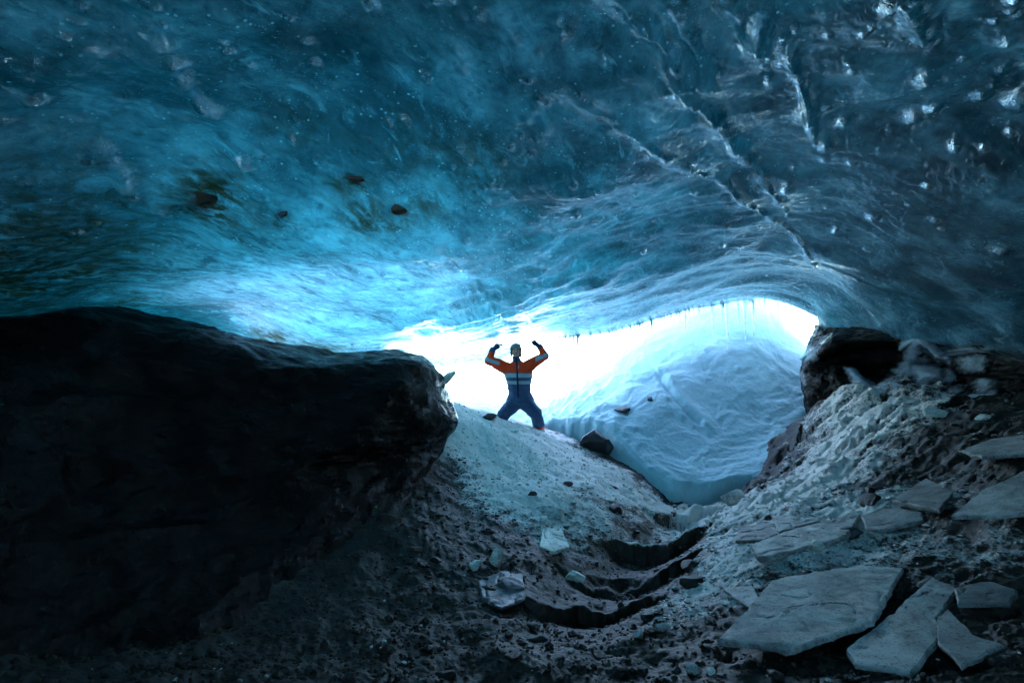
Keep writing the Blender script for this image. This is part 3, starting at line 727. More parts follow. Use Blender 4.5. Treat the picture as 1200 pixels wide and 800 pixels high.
def build_right_wall():
    cols = [
        [(1000, 385, 10.2), (990, 405, 10.0), (985, 430, 9.9), (985, 470, 9.8), (985, 520, 9.5), (985, 580, 9.0)],
        [(960, 380, 9.3), (950, 408, 9.1), (948, 430, 9.0), (950, 465, 8.8), (955, 510, 8.4), (960, 570, 8.0)],
        [(968, 385, 8.6), (952, 412, 8.2), (942, 435, 8.2), (944, 465, 8.1), (952, 505, 8.0), (960, 570, 7.6)],
        [(1000, 380, 8.0), (985, 400, 7.6), (985, 420, 7.8), (975, 440, 7.7), (980, 465, 7.6), (985, 560, 7.2)],
        [(1040, 385, 7.5), (1035, 398, 7.2), (1035, 415, 7.4), (1030, 440, 7.2), (1035, 465, 6.9), (1035, 560, 6.6)],
        [(1100, 385, 7.0), (1095, 398, 6.6), (1095, 420, 6.9), (1090, 440, 6.7), (1095, 468, 6.3), (1095, 560, 5.9)],
        [(1160, 380, 6.5), (1155, 400, 6.0), (1155, 420, 6.2), (1155, 445, 6.0), (1155, 470, 5.7), (1155, 560, 5.3)],
        [(1240, 370, 5.9), (1240, 395, 5.3), (1240, 420, 5.4), (1240, 445, 5.2), (1240, 470, 5.0), (1240, 560, 4.7)],
        [(1400, 350, 4.9), (1400, 385, 4.4), (1400, 420, 4.3), (1400, 450, 4.2), (1400, 480, 4.1), (1400, 640, 3.8)]]
    g = loft([[P(*q) for q in c] for c in cols], 60, 44)
    n = grid_normals(g); X, Y, Z = g[..., 0], g[..., 1], g[..., 2]
    sgn = 1.0 if (n[300, 100] * (CAM - g[300, 100])).sum() > 0 else -1.0
    U, V = X.shape
    w = .15 * fbm(X * 1.5, Z * 2, Y, 3)
    f1, f2 = worley(X * 1.9 + .8 + w, Z * 2.9 + .35 + w, 3)
    edge = np.exp(-((f2 - f1) / .22)**2)
    rel = g - CAM; dep = rel @ FW; PX = 600 + F * rel[..., 0] / dep; PY = 400 - F * (rel @ UP) / dep
    web = np.zeros((U, V))
    jx = 9 * fbm(X * 5, Z * 5, 1.5, 3); jy = 9 * fbm(X * 5, Z * 5, 8.5, 3)
    for pl, w_, am in [([(995, 436), (1012, 452), (1040, 459), (1080, 461), (1120, 466), (1165, 463)], 6, .95), ([(1055, 408), (1070, 399), (1082, 402), (1096, 413), (1110, 420)], 4, 1.),
                       ([(1071, 401), (1066, 420), (1058, 438), (1040, 452)], 9, .9), ([(1106, 415), (1130, 412), (1158, 409)], 3, .7)]:
        dd_, tp, L, sd_ = seg_dist(PX + jx, PY + jy, smooth_poly(pl, 4)); web = np.maximum(web, am * .9 * np.exp(-(dd_ / (w_ * 1.3))**2))
    for px, py, rx, ry, am in [(1080, 436, 30, 20, .8), (1138, 424, 22, 10, .75), (1110, 440, 14, 18, .5), (1152, 450, 17, 12, .7), (1050, 452, 26, 8, .8), (1062, 432, 12, 16, .8), (945, 416, 14, 8, 1.0), (942, 440, 7, 14, .6), (1120, 458, 16, 8, .6)]:
        web = np.maximum(web, am * np.exp(-((PX + jx - px) / rx)**2 - ((PY + jy - py) / ry)**2))
    cell = sstep(975, 1000, PX)
    d = cell * (.07 * web - .05) + .07 * fbm(X * 2, Y * 2, Z * 3, 4) + .03 * ridged(X * 3, Y * 3, Z * 5, 4) * (1 - cell) + .010 * fbm(X * 14, Y * 14, Z * 18, 3)
    fr = web * sstep(1215, 1150, PX)
    g2 = g + n * sgn * d[..., None]
    q = grid_quads(U, V)
    if sgn < 0: q = q[:, ::-1]
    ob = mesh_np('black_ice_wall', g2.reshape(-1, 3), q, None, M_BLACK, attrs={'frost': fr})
    tag(ob, kind='structure')
build_right_wall()

# ------------------------------------------------------------------ slabs and chunks
def fit_plane(pts):
    c = pts.mean(0); u, s, vt = np.linalg.svd(pts - c); n = vt[2]
    if n[2] < 0: n = -n
    return c, n

def slab(name, outline, mat, lift=.05, th=.07, seed=0, tilt=(0, 0), rough=.006, chip=.006):
    """a broken plate: outline in photo pixels laid on the plane of the ground under it"""
    pts = np.array([fhit(*q) for q in outline]); c, n = fit_plane(pts)
    n = n + np.array([tilt[0], tilt[1], .6]); n /= np.linalg.norm(n); th = th * .62; lift = lift * .8
    c = c + np.array([0, 0, lift])
    o = np.array([CAM + ray(*q) * (np.dot(c - CAM, n) / np.dot(ray(*q), n)) for q in outline])
    # resample with jagged jitter
    ring = []
    m = len(o)
    for i in range(m):
        a, b = o[i], o[(i + 1) % m]; k = max(2, int(np.linalg.norm(b - a) / .022))
        for j in range(k): ring.append(a + (b - a) * j / k)
    ring = np.array(ring); cen = ring.mean(0); K = len(ring)
    radial = ring - cen; radial /= np.linalg.norm(radial, axis=1)[:, None]
    jit = chip * 4.0 * fbm(ring[:, 0] * 9, ring[:, 1] * 9, seed, 4) + chip * fbm(ring[:, 0] * 40, ring[:, 1] * 40, seed, 2)
    ring = ring + radial * jit[:, None]
    rows = []
    def ringat(s, dz, extra=0.0):
        r = cen + (ring - cen) * s + radial * extra
        return r + n * dz
    rows.append(ringat(.55, -th)); rows.append(ringat(1, -th, -.02)); rows.append(ringat(1, -th * .75, .002)); rows.append(ringat(1, -th * .5, .004)); rows.append(ringat(1, -th * .25, .003)); rows.append(ringat(1, -.006, 0)); rows.append(ringat(1, .0, -.007))
    for s in np.linspace(.96, .04, 22): rows.append(ringat(s, .0))
    G = np.array(rows)
    X, Y, Z = G[..., 0], G[..., 1], G[..., 2]
    d = rough * 2.2 * fbm(X * 5, Y * 5, seed, 3) + rough * .8 * fbm(X * 25, Y * 25, seed, 3)
    cr_ = fbm(X * 3 + seed, Y * 3, 0, 2); d = d - .012 * np.exp(-(cr_ / .02)**2) * sstep(.1, .3, fbm(X * 2, Y * 2, seed + 3, 1) + .2)
    G = G + n * d[..., None]
    # strata on the broken edge
    lay = .006 * fbm(X[1:6] * 6, Y[1:6] * 6, np.arange(5)[:, None] * 3.7 + seed, 3)
    G[1:6] += radial[None] * lay[..., None]
    R = len(rows); V = np.concatenate([G.reshape(-1, 3), [cen + n * 0.0], [cen - n * th]])
    o3 = V[: R * K].mean(0)
    i = np.arange(R - 1)[:, None]; j = np.arange(K)[None]; jn = (j + 1) % K
    q = np.stack([i * K + j, i * K + jn, (i + 1) * K + jn, (i + 1) * K + j], -1).reshape(-1, 4)
    jj = np.arange(K); t = np.concatenate([np.stack([(R - 1) * K + jj, (R - 1) * K + (jj + 1) % K, np.full(K, R * K)], -1), np.stack([(jj + 1) % K, jj, np.full(K, R * K + 1)], -1)])
    # orientation
    a_, b_, c_ = V[q[K * 10, 0]], V[q[K * 10, 1]], V[q[K * 10, 2]]
    if np.dot(np.cross(b_ - a_, c_ - a_), n) < 0: q = q[:, ::-1]; t = t[:, ::-1]
    V = V - cen
    ob = mesh_np(name, V, q, t, mat, smooth=True); ob.location = cen
    ob.data.set_sharp_from_angle(angle=math.radians(38))
    return ob

def rock_mesh(name, r, mat, seed=0, cuts=9, sub=5, flat=1.0, stretch=(1, 1, 1), rough=.06, crisp=.02):
    rs = np.random.default_rng(seed)
    bm = bmesh.new(); bmesh.ops.create_icosphere(bm, subdivisions=sub, radius=1.0)
    V = np.array([v.co[:] for v in bm.verts])
    for k in range(cuts):
        nn = rs.normal(size=3); nn /= np.linalg.norm(nn); h = rs.uniform(.48, .82)
        dd = V @ nn; ex = np.maximum(dd - h, 0)
        V = V - nn[None] * (ex * .94)[:, None]
    d = rough * fbm(V[:, 0] * 2 + seed, V[:, 1] * 2, V[:, 2] * 2, 4) * 2 + crisp * fbm(V[:, 0] * 9 + seed, V[:, 1] * 9, V[:, 2] * 9, 3)
    V = V * (1 + d)[:, None] * np.array(stretch) * r
    V[:, 2] *= flat
    for v, c in zip(bm.verts, V): v.co = c
    me = bpy.data.meshes.new(name); bm.to_mesh(me); bm.free()
    for p in me.polygons: p.use_smooth = True
    me.set_sharp_from_angle(angle=math.radians(30))
    me.materials.append(mat)
    ob = bpy.data.objects.new(name, me); C.objects.link(ob)
    return ob

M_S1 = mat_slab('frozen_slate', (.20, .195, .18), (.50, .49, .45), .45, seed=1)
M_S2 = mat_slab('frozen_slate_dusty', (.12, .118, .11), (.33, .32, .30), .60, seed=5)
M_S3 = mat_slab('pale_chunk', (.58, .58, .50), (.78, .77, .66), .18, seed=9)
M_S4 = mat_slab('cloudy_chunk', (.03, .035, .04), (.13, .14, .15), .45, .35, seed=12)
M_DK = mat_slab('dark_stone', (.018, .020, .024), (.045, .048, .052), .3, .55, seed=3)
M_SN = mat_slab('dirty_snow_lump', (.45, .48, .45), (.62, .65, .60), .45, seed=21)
M_CL = mat_clear_ice()

SLABS = [
    ([(842, 748), (872, 716), (905, 680), (928, 673), (1010, 662), (1058, 664), (1040, 695), (1022, 726), (925, 759)], M_S1, .10, .075, 'largest pale slate plate with a pointed left tip lying on dark gravel'),
    ([(992, 758), (1012, 744), (1050, 713), (1098, 672), (1118, 671), (1119, 690), (1097, 722), (1101, 745), (1066, 788), (1000, 776)], M_S1, .07, .07, 'long pale plate with a stone lump on it, right of the largest plate'),
    ([(1098, 722), (1110, 712), (1142, 744), (1178, 755), (1126, 777), (1100, 752)], M_S2, .06, .05, 'small three-cornered plate at the lower right of the long pale plate'),
    ([(848, 690), (877, 680), (893, 704), (880, 713)], M_S1, .06, .05, 'small triangular plate just left of the largest slate plate'),
    ([(879, 638), (930, 618), (1008, 601), (992, 626), (905, 650), (888, 652)], M_S1, .10, .09, 'long narrow plate with a thick broken edge halfway up the right bank'),
    ([(904, 604), (928, 602), (960, 609), (912, 622)], M_S1, .05, .05, 'small flat plate just above the left end of the long narrow plate'),
    ([(1010, 604), (1030, 596), (1082, 590), (1080, 608), (1030, 620), (1014, 616)], M_S2, .06, .07, 'dusty grey plate touching the right end of the long narrow plate'),
    ([(1114, 604), (1150, 574), (1200, 551), (1255, 540), (1255, 594), (1165, 603)], M_S1, .14, .06, 'wide smooth pale plate cut by the right frame edge, lower of two'),
    ([(1126, 528), (1160, 514), (1200, 508), (1250, 504), (1250, 526), (1150, 535)], M_S1, .10, .06, 'thin pale plate cut by the right frame edge, upper of two'),
    ([(1118, 688), (1160, 680), (1192, 690), (1182, 706), (1122, 706)], M_S2, .05, .05, 'rounded grey plate above the three-cornered plate at the lower right'),
    ([(866, 616), (905, 612), (918, 622), (895, 632), (862, 632)], M_S2, .04, .06, 'dusty plate at the left of the long narrow plate, near the gully rim'),
    ([(1045, 585), (1085, 560), (1120, 575), (1100, 596)], M_S2, .05, .08, 'dusty broken plate half buried above the dusty grey plate'),
    ([(560, 680), (590, 668), (612, 672), (616, 700), (588, 712), (566, 700)], M_S4, .04, .05, 'cloudy grey ice plate under the two white upright chunks'),
    ([(632, 640), (636, 618), (655, 614), (668, 640), (650, 645)], M_S3, .05, .08, 'pale broken plate on the mound above the white chunk in the middle'),
]
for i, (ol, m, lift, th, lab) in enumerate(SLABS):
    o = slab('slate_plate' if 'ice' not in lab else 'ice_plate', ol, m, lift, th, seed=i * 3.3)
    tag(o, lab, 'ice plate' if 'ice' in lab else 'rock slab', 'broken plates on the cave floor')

def place_rock(name, px, py, rpx, mat, label, cat, seed=0, z=0.35, stretch=(1, 1, 1), rot=0, group=None, surf=None, **kw):
    p = fhit(px, py + rpx * .55) if surf is None else hit(surf, px, py + rpx * .5, up=False, d0=5, d1=20)
    d = np.dot(p - CAM, FW); r = rpx / F * d
    o = rock_mesh(name, r, mat, seed, stretch=stretch, **kw)
    o.location = (p[0], p[1], p[2] + r * stretch[2] * z); o.rotation_euler.z = rot
    return tag(o, label, cat, group)

GC = 'pale ice chunks on the cave floor'
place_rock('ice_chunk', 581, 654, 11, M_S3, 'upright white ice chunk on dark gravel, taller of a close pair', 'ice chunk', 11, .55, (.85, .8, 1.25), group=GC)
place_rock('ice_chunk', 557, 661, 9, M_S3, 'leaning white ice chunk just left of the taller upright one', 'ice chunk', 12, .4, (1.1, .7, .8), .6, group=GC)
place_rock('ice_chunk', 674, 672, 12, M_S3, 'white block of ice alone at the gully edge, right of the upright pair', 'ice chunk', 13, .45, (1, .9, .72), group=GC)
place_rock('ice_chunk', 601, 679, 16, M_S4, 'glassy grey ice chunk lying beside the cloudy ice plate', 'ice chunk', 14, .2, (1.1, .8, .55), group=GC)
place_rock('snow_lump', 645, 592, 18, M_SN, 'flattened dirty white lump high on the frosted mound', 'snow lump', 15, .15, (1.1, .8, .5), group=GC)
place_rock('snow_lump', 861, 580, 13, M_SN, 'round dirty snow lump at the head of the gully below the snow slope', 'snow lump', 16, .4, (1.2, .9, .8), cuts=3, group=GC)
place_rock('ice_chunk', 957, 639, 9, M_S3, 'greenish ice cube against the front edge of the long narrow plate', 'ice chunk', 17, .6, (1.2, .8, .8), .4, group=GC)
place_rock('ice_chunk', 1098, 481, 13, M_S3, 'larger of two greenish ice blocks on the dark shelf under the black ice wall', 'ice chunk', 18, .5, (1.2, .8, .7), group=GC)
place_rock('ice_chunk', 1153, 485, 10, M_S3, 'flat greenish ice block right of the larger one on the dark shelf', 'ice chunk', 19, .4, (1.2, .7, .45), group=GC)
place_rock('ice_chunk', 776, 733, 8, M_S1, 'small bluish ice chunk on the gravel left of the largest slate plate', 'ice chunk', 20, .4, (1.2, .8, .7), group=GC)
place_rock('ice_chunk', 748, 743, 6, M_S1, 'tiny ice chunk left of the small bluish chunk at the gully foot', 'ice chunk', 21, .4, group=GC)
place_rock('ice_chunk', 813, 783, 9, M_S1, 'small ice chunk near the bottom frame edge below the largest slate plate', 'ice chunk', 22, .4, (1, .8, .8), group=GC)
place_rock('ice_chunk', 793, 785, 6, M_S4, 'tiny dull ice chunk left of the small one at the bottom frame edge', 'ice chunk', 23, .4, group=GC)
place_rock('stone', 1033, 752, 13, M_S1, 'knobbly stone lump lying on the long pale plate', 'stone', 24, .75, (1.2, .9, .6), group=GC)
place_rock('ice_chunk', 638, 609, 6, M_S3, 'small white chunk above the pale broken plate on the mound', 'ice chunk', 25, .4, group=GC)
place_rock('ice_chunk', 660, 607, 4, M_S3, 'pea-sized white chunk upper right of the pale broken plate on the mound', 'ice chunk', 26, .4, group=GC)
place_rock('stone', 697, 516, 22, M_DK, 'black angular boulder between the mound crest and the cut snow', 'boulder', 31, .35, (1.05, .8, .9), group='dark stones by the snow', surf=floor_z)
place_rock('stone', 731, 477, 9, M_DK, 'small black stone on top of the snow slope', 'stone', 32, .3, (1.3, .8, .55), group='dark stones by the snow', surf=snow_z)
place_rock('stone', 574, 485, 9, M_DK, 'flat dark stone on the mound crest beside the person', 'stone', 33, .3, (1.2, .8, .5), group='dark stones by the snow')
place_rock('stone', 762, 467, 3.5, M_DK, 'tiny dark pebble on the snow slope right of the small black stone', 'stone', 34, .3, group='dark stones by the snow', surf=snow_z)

rs_ = np.random.default_rng(77); k_ = 0
while k_ < 30:
    px, py = rs_.uniform(430, 1180), rs_.uniform(540, 795)
    p_ = fhit(px, py)
    if p_[1] > 8.6 or (840 < px < 1200 and py > 655): continue
    if any(abs(px - a) < 40 and abs(py - b) < 30 for a, b in [(600, 690), (560, 655), (650, 625), (674, 672), (860, 578)]): continue
    rr = rs_.choice([4, 5, 6, 8, 10]) * rs_.uniform(.8, 1.3) * (1 + (py - 540) / 500)
    place_rock('stone', px, py, rr, M_FLOOR if k_ % 3 else M_DK, 'small rough stone lying loose in the frosted gravel', 'stone', 200 + k_, .15, (1.2, .9, .65), rs_.uniform(0, 3), group='loose stones in the gravel', sub=4)
    k_ += 1

# stones held in the ice roof
def roof_stone(px, py, rpx, label, seed, st=(1, .7, .5), rot=0, mat=None):
    p = hit(ceil_z, px, py); d = np.dot(p - CAM, FW); r = rpx / F * d
    o = rock_mesh('embedded_stone', r, mat or M_DK, seed, stretch=st); o.location = p + np.array([0, 0, r * st[2] * .45]); o.rotation_euler.z = rot
    tag(o, label, 'stone', 'stones frozen into the ice ceiling')
M_BR = mat_slab('brown_stone', (.06, .045, .025), (.13, .10, .055), .3, .6, seed=8)
roof_stone(415, 212, 14, 'dark brown stone frozen into the ice ceiling, left of the similar darker one', 51, rot=.6, mat=M_BR)
roof_stone(466, 247, 15, 'near-black stone frozen into the ice ceiling, right of the brown one', 52, rot=.5, mat=M_BR)
roof_stone(331, 252, 8, 'small dark stone in the turquoise ice at the left', 53)
roof_stone(240, 238, 24, 'wide brown muddy stone patch in the ceiling at the left', 54, (1.1, .8, .3), 2.2, M_BR)

# ------------------------------------------------------------------ gravel (nobody could count it)
def build_gravel():
    bm = bmesh.new(); bmesh.ops.create_icosphere(bm, subdivisions=1, radius=1.0)
    B = np.array([v.co[:] for v in bm.verts]); Fc = np.array([[v.index for v in f.verts] for f in bm.faces]); bm.free()
    n = 26000
    th = rng.uniform(-.85, .85, n); r = 2.1 * (8.8 / 2.1) ** rng.uniform(0, 1, n)
    x = r * np.sin(th); y = r * np.cos(th)
    dens = fbm(x * 1.5, y * 1.5, 2, 3)
    keep = dens > rng.uniform(-.6, .3, n); x, y, r = x[keep], y[keep], r[keep]; n = len(x)
    z = floor_z(x, y)
    s = (.003 + .0045 * rng.exponential(1.0, n)) * (1 + .10 * r); s = np.minimum(s, .045)
    sc = s[:, None] * rng.uniform(.6, 1.25, (n, 3)); sc[:, 2] *= .75
    a = rng.uniform(0, 6.28, n); ca, sa = np.cos(a), np.sin(a)
    J = 1 + .12 * rng.normal(size=(n, len(B)))
    V = B[None] * J[..., None] * sc[:, None, :]
    X = V[..., 0] * ca[:, None] - V[..., 1] * sa[:, None] + x[:, None]; Y = V[..., 0] * sa[:, None] + V[..., 1] * ca[:, None] + y[:, None]
    Z = V[..., 2] + z[:, None] + s[:, None] * .25
    VV = np.stack([X, Y, Z], -1).reshape(-1, 3)
    FF = (Fc[None] + (np.arange(n) * len(B))[:, None, None]).reshape(-1, 3)
    pale = (rng.uniform(0, 1, n) < .03) * 1.4 * (rng.uniform(0, 1, n))
    fr = np.maximum(frost_at(x, y) * 1.5, pale)
    ob = mesh_np('gravel', VV, None, FF, M_FLOOR, smooth=False, attrs={'frost': np.repeat(fr, len(B))})
    tag(ob, 'loose dark gravel and frost-dusted pebbles covering the cave floor', 'gravel', kind='stuff')
build_gravel()

# ------------------------------------------------------------------ icicles on the lip
def icicle(p, L, r, seed):
    k = 9; rows = 14; V = []
    rs = np.random.default_rng(seed); bx, by = rs.normal(size=2) * .02 * L
    for i in range(rows):
        t = i / (rows - 1); rad = r * (1 - t)**.75 * (1 + .16 * math.sin(t * 30 * L + seed)) + .0015
        if i == 0: rad = r * 1.9
        for j in range(k):
            a = 2 * math.pi * j / k; V.append((bx * t * t + rad * math.cos(a), by * t * t + rad * math.sin(a), .05 - L * t))
    i = np.arange(rows - 1)[:, None]; j = np.arange(k)[None]; jn = (j + 1) % k
    q = np.stack([i * k + j, (i + 1) * k + j, (i + 1) * k + jn, i * k + jn], -1).reshape(-1, 4)
    V.append((bx, by, .05 - L * 1.02)); V.append((0, 0, .06)); jj = np.arange(k)
    t = np.concatenate([np.stack([(rows - 1) * k + jj, np.full(k, rows * k), (rows - 1) * k + (jj + 1) % k], -1), np.stack([jj, (jj + 1) % k, np.full(k, rows * k + 1)], -1)])
    o = mesh_np('icicle', V, q, t, M_ICL); o.location = p
    return o
M_ICL = mat_clear_ice('icicle_ice', (.85, .95, 1), .75, .12)

def lip_at(px):
    """a point of the roof's lower edge seen at this column"""
    lx = [l[0] for l in LIP]; t = math.atan2(*P(px, 380, 1)[:2]) if False else math.atan((px - 600) / F / (FW[1] - UP[1] * 0 + 0.0))
    rm = roof_r(t)[-1]; x, y = rm * math.sin(t), rm * math.cos(t)
    x *= (rm - .05) / rm; y *= (rm - .05) / rm
    return np.array([x, y, float(ceil_z(np.array(x), np.array(y)))])
LONG = [(836, .42, 'long icicle at the left end of the row in front of the bright gap'), (847, .30, None), (853, .62, 'longest icicle of the row in front of the bright gap'), (866, .34, None), (874, .52, 'second longest icicle, two places right of the longest one'),
        (884, .50, 'long icicle at the right of the bright gap'), (913, .34, 'icicle hanging alone at the right end of the snowy opening'), (928, .42, 'last long icicle at the right end, beside the ice fin'), (804, .36, 'medium icicle left of the bright gap above the snow slope'), (764, .16, None), (787, .2, None), (820, .22, None), (897, .16, None)]
si = 0
for px, L, lab in LONG:
    L *= 1.75
    o = icicle(lip_at(px), L, .018 + .025 * L, si); si += 1
    tag(o, lab or 'short clear icicle hanging from the lip of the ice ceiling', 'icicle', 'icicles along the ceiling lip')
for i in range(95):
    px = random.uniform(655, 955)
    o = icicle(lip_at(px), random.choice([.07, .10, .14, .2, .3]) * random.uniform(.7, 1.3), random.uniform(.014, .032), si); si += 1
    tag(o, 'short clear icicle hanging from the lip of the ice ceiling', 'icicle', 'icicles along the ceiling lip')

# ------------------------------------------------------------------ ice fin and clear piece
def solid_outline(name, outline, d, th, mat, label, cat, bulge=.03, seed=0, dd=0.0):
    """a free-standing lens of ice: outline at its own distance, thick in the middle"""
    o = np.array([P(px, py, d + (dd * (px - outline[0][0]) / F)) for px, py in outline]); ring = []
    m = len(o)
    for i in range(m):
        a, b = o[i], o[(i + 1) % m]; k = max(2, int(np.linalg.norm(b - a) / .03))
        for j in range(k): ring.append(a + (b - a) * j / k)
    ring = np.array(ring); cen = ring.mean(0); K = len(ring)
    ring = ring + .02 * fbm(ring[:, 0] * 6, ring[:, 2] * 6, seed, 3)[:, None] * (ring - cen) / .3
    nrm = -(cen - CAM); nrm /= np.linalg.norm(nrm)
    rows = []
    ss = [.1, .3, .5, .7, .85, .95, 1.0]
    for s in ss: rows.append(cen + (ring - cen) * s + nrm * th * .5 * math.sqrt(max(0, 1 - s**2.2)))
    for s in ss[::-1][1:]: rows.append(cen + (ring - cen) * s - nrm * th * .5 * math.sqrt(max(0, 1 - s**2.2)))
    G = np.array(rows); dsp = bulge * fbm(G[..., 0] * 5, G[..., 1] * 5, G[..., 2] * 5 + seed, 3)
    G = G + nrm * dsp[..., None]
    R = len(rows); V = np.concatenate([G.reshape(-1, 3), [cen + nrm * th * .5], [cen - nrm * th * .5]])
    i = np.arange(R - 1)[:, None]; j = np.arange(K)[None]; jn = (j + 1) % K
    q = np.stack([i * K + j, (i + 1) * K + j, (i + 1) * K + jn, i * K + jn], -1).reshape(-1, 4)
    jj = np.arange(K)
    t = np.concatenate([np.stack([jj, (jj + 1) % K, np.full(K, R * K)], -1), np.stack([(R - 1) * K + (jj + 1) % K, (R - 1) * K + jj, np.full(K, R * K + 1)], -1)])
    ob = mesh_np(name, V - cen, q, t, mat); ob.location = cen
    return tag(ob, label, cat)
M_FIN = mat_clear_ice('fin_ice', (.75, .95, .95), .8, .15)
solid_outline('ice_fin', [(955, 360), (968, 366), (985, 382), (1000, 398), (985, 418), (968, 412), (960, 385)], 9.0, .35, M_FIN, 'pale greenish fin of clear ice between the snow slope and the black ice wall', 'ice fin', seed=2)
solid_outline('ice_shard', [(508, 446), (518, 441), (525, 436), (533, 434), (535, 437), (531, 442), (524, 450), (512, 455)], 7.3, .16, M_S3, 'small clear ice shard on the nose of the dark bank', 'ice shard', seed=4)
solid_outline('snow_lump', [(936, 420), (945, 412), (958, 404), (968, 405), (970, 413), (955, 420), (940, 424)], 8.5, .5, M_SNOW, 'small white lump of snow on the left tip of the black ice wall', 'snow lump', seed=5)

# ------------------------------------------------------------------ person
def blob_mesh(prims, voxel, smooth=4):
    """primitives (tapered capsules / ellipsoids) fused into one continuous surface"""
    bm = bmesh.new()
    for pr in prims:
        if pr[0] == 'e':
            _, c, r, rot = pr
            g = bmesh.ops.create_icosphere(bm, subdivisions=4, radius=1.0)
            M = Matrix.Translation(Vector(c)) @ rot.to_4x4() @ Matrix.Diagonal((*r, 1)); bmesh.ops.transform(bm, matrix=M, verts=g['verts'])
        else:
            _, a, b, ra, rb = pr; a = Vector(a); b = Vector(b); L = (b - a).length; ax = (b - a).normalized()
            q = ax.to_track_quat('Z', 'Y')
            nseg = max(3, int(L / (min(ra, rb) * .35)))
            for i in range(nseg + 1):
                t = i / nseg
                g = bmesh.ops.create_icosphere(bm, subdivisions=2, radius=ra + (rb - ra) * t)
                bmesh.ops.translate(bm, vec=a.lerp(b, t), verts=g['verts'])
    me = bpy.data.meshes.new('tmp'); bm.to_mesh(me); bm.free()
    ob = bpy.data.objects.new('tmp', me); C.objects.link(ob)
    md = ob.modifiers.new('r', 'REMESH'); md.mode = 'VOXEL'; md.voxel_size = voxel
    ms = ob.modifiers.new('s', 'SMOOTH'); ms.factor = .5; ms.iterations = smooth
    dg = bpy.context.evaluated_depsgraph_get(); ev = ob.evaluated_get(dg)
    out = bpy.data.meshes.new_from_object(ev, preserve_all_data_layers=False, depsgraph=dg)
    bpy.data.objects.remove(ob); bpy.data.meshes.remove(me)
    for p in out.polygons: p.use_smooth = True
    return out

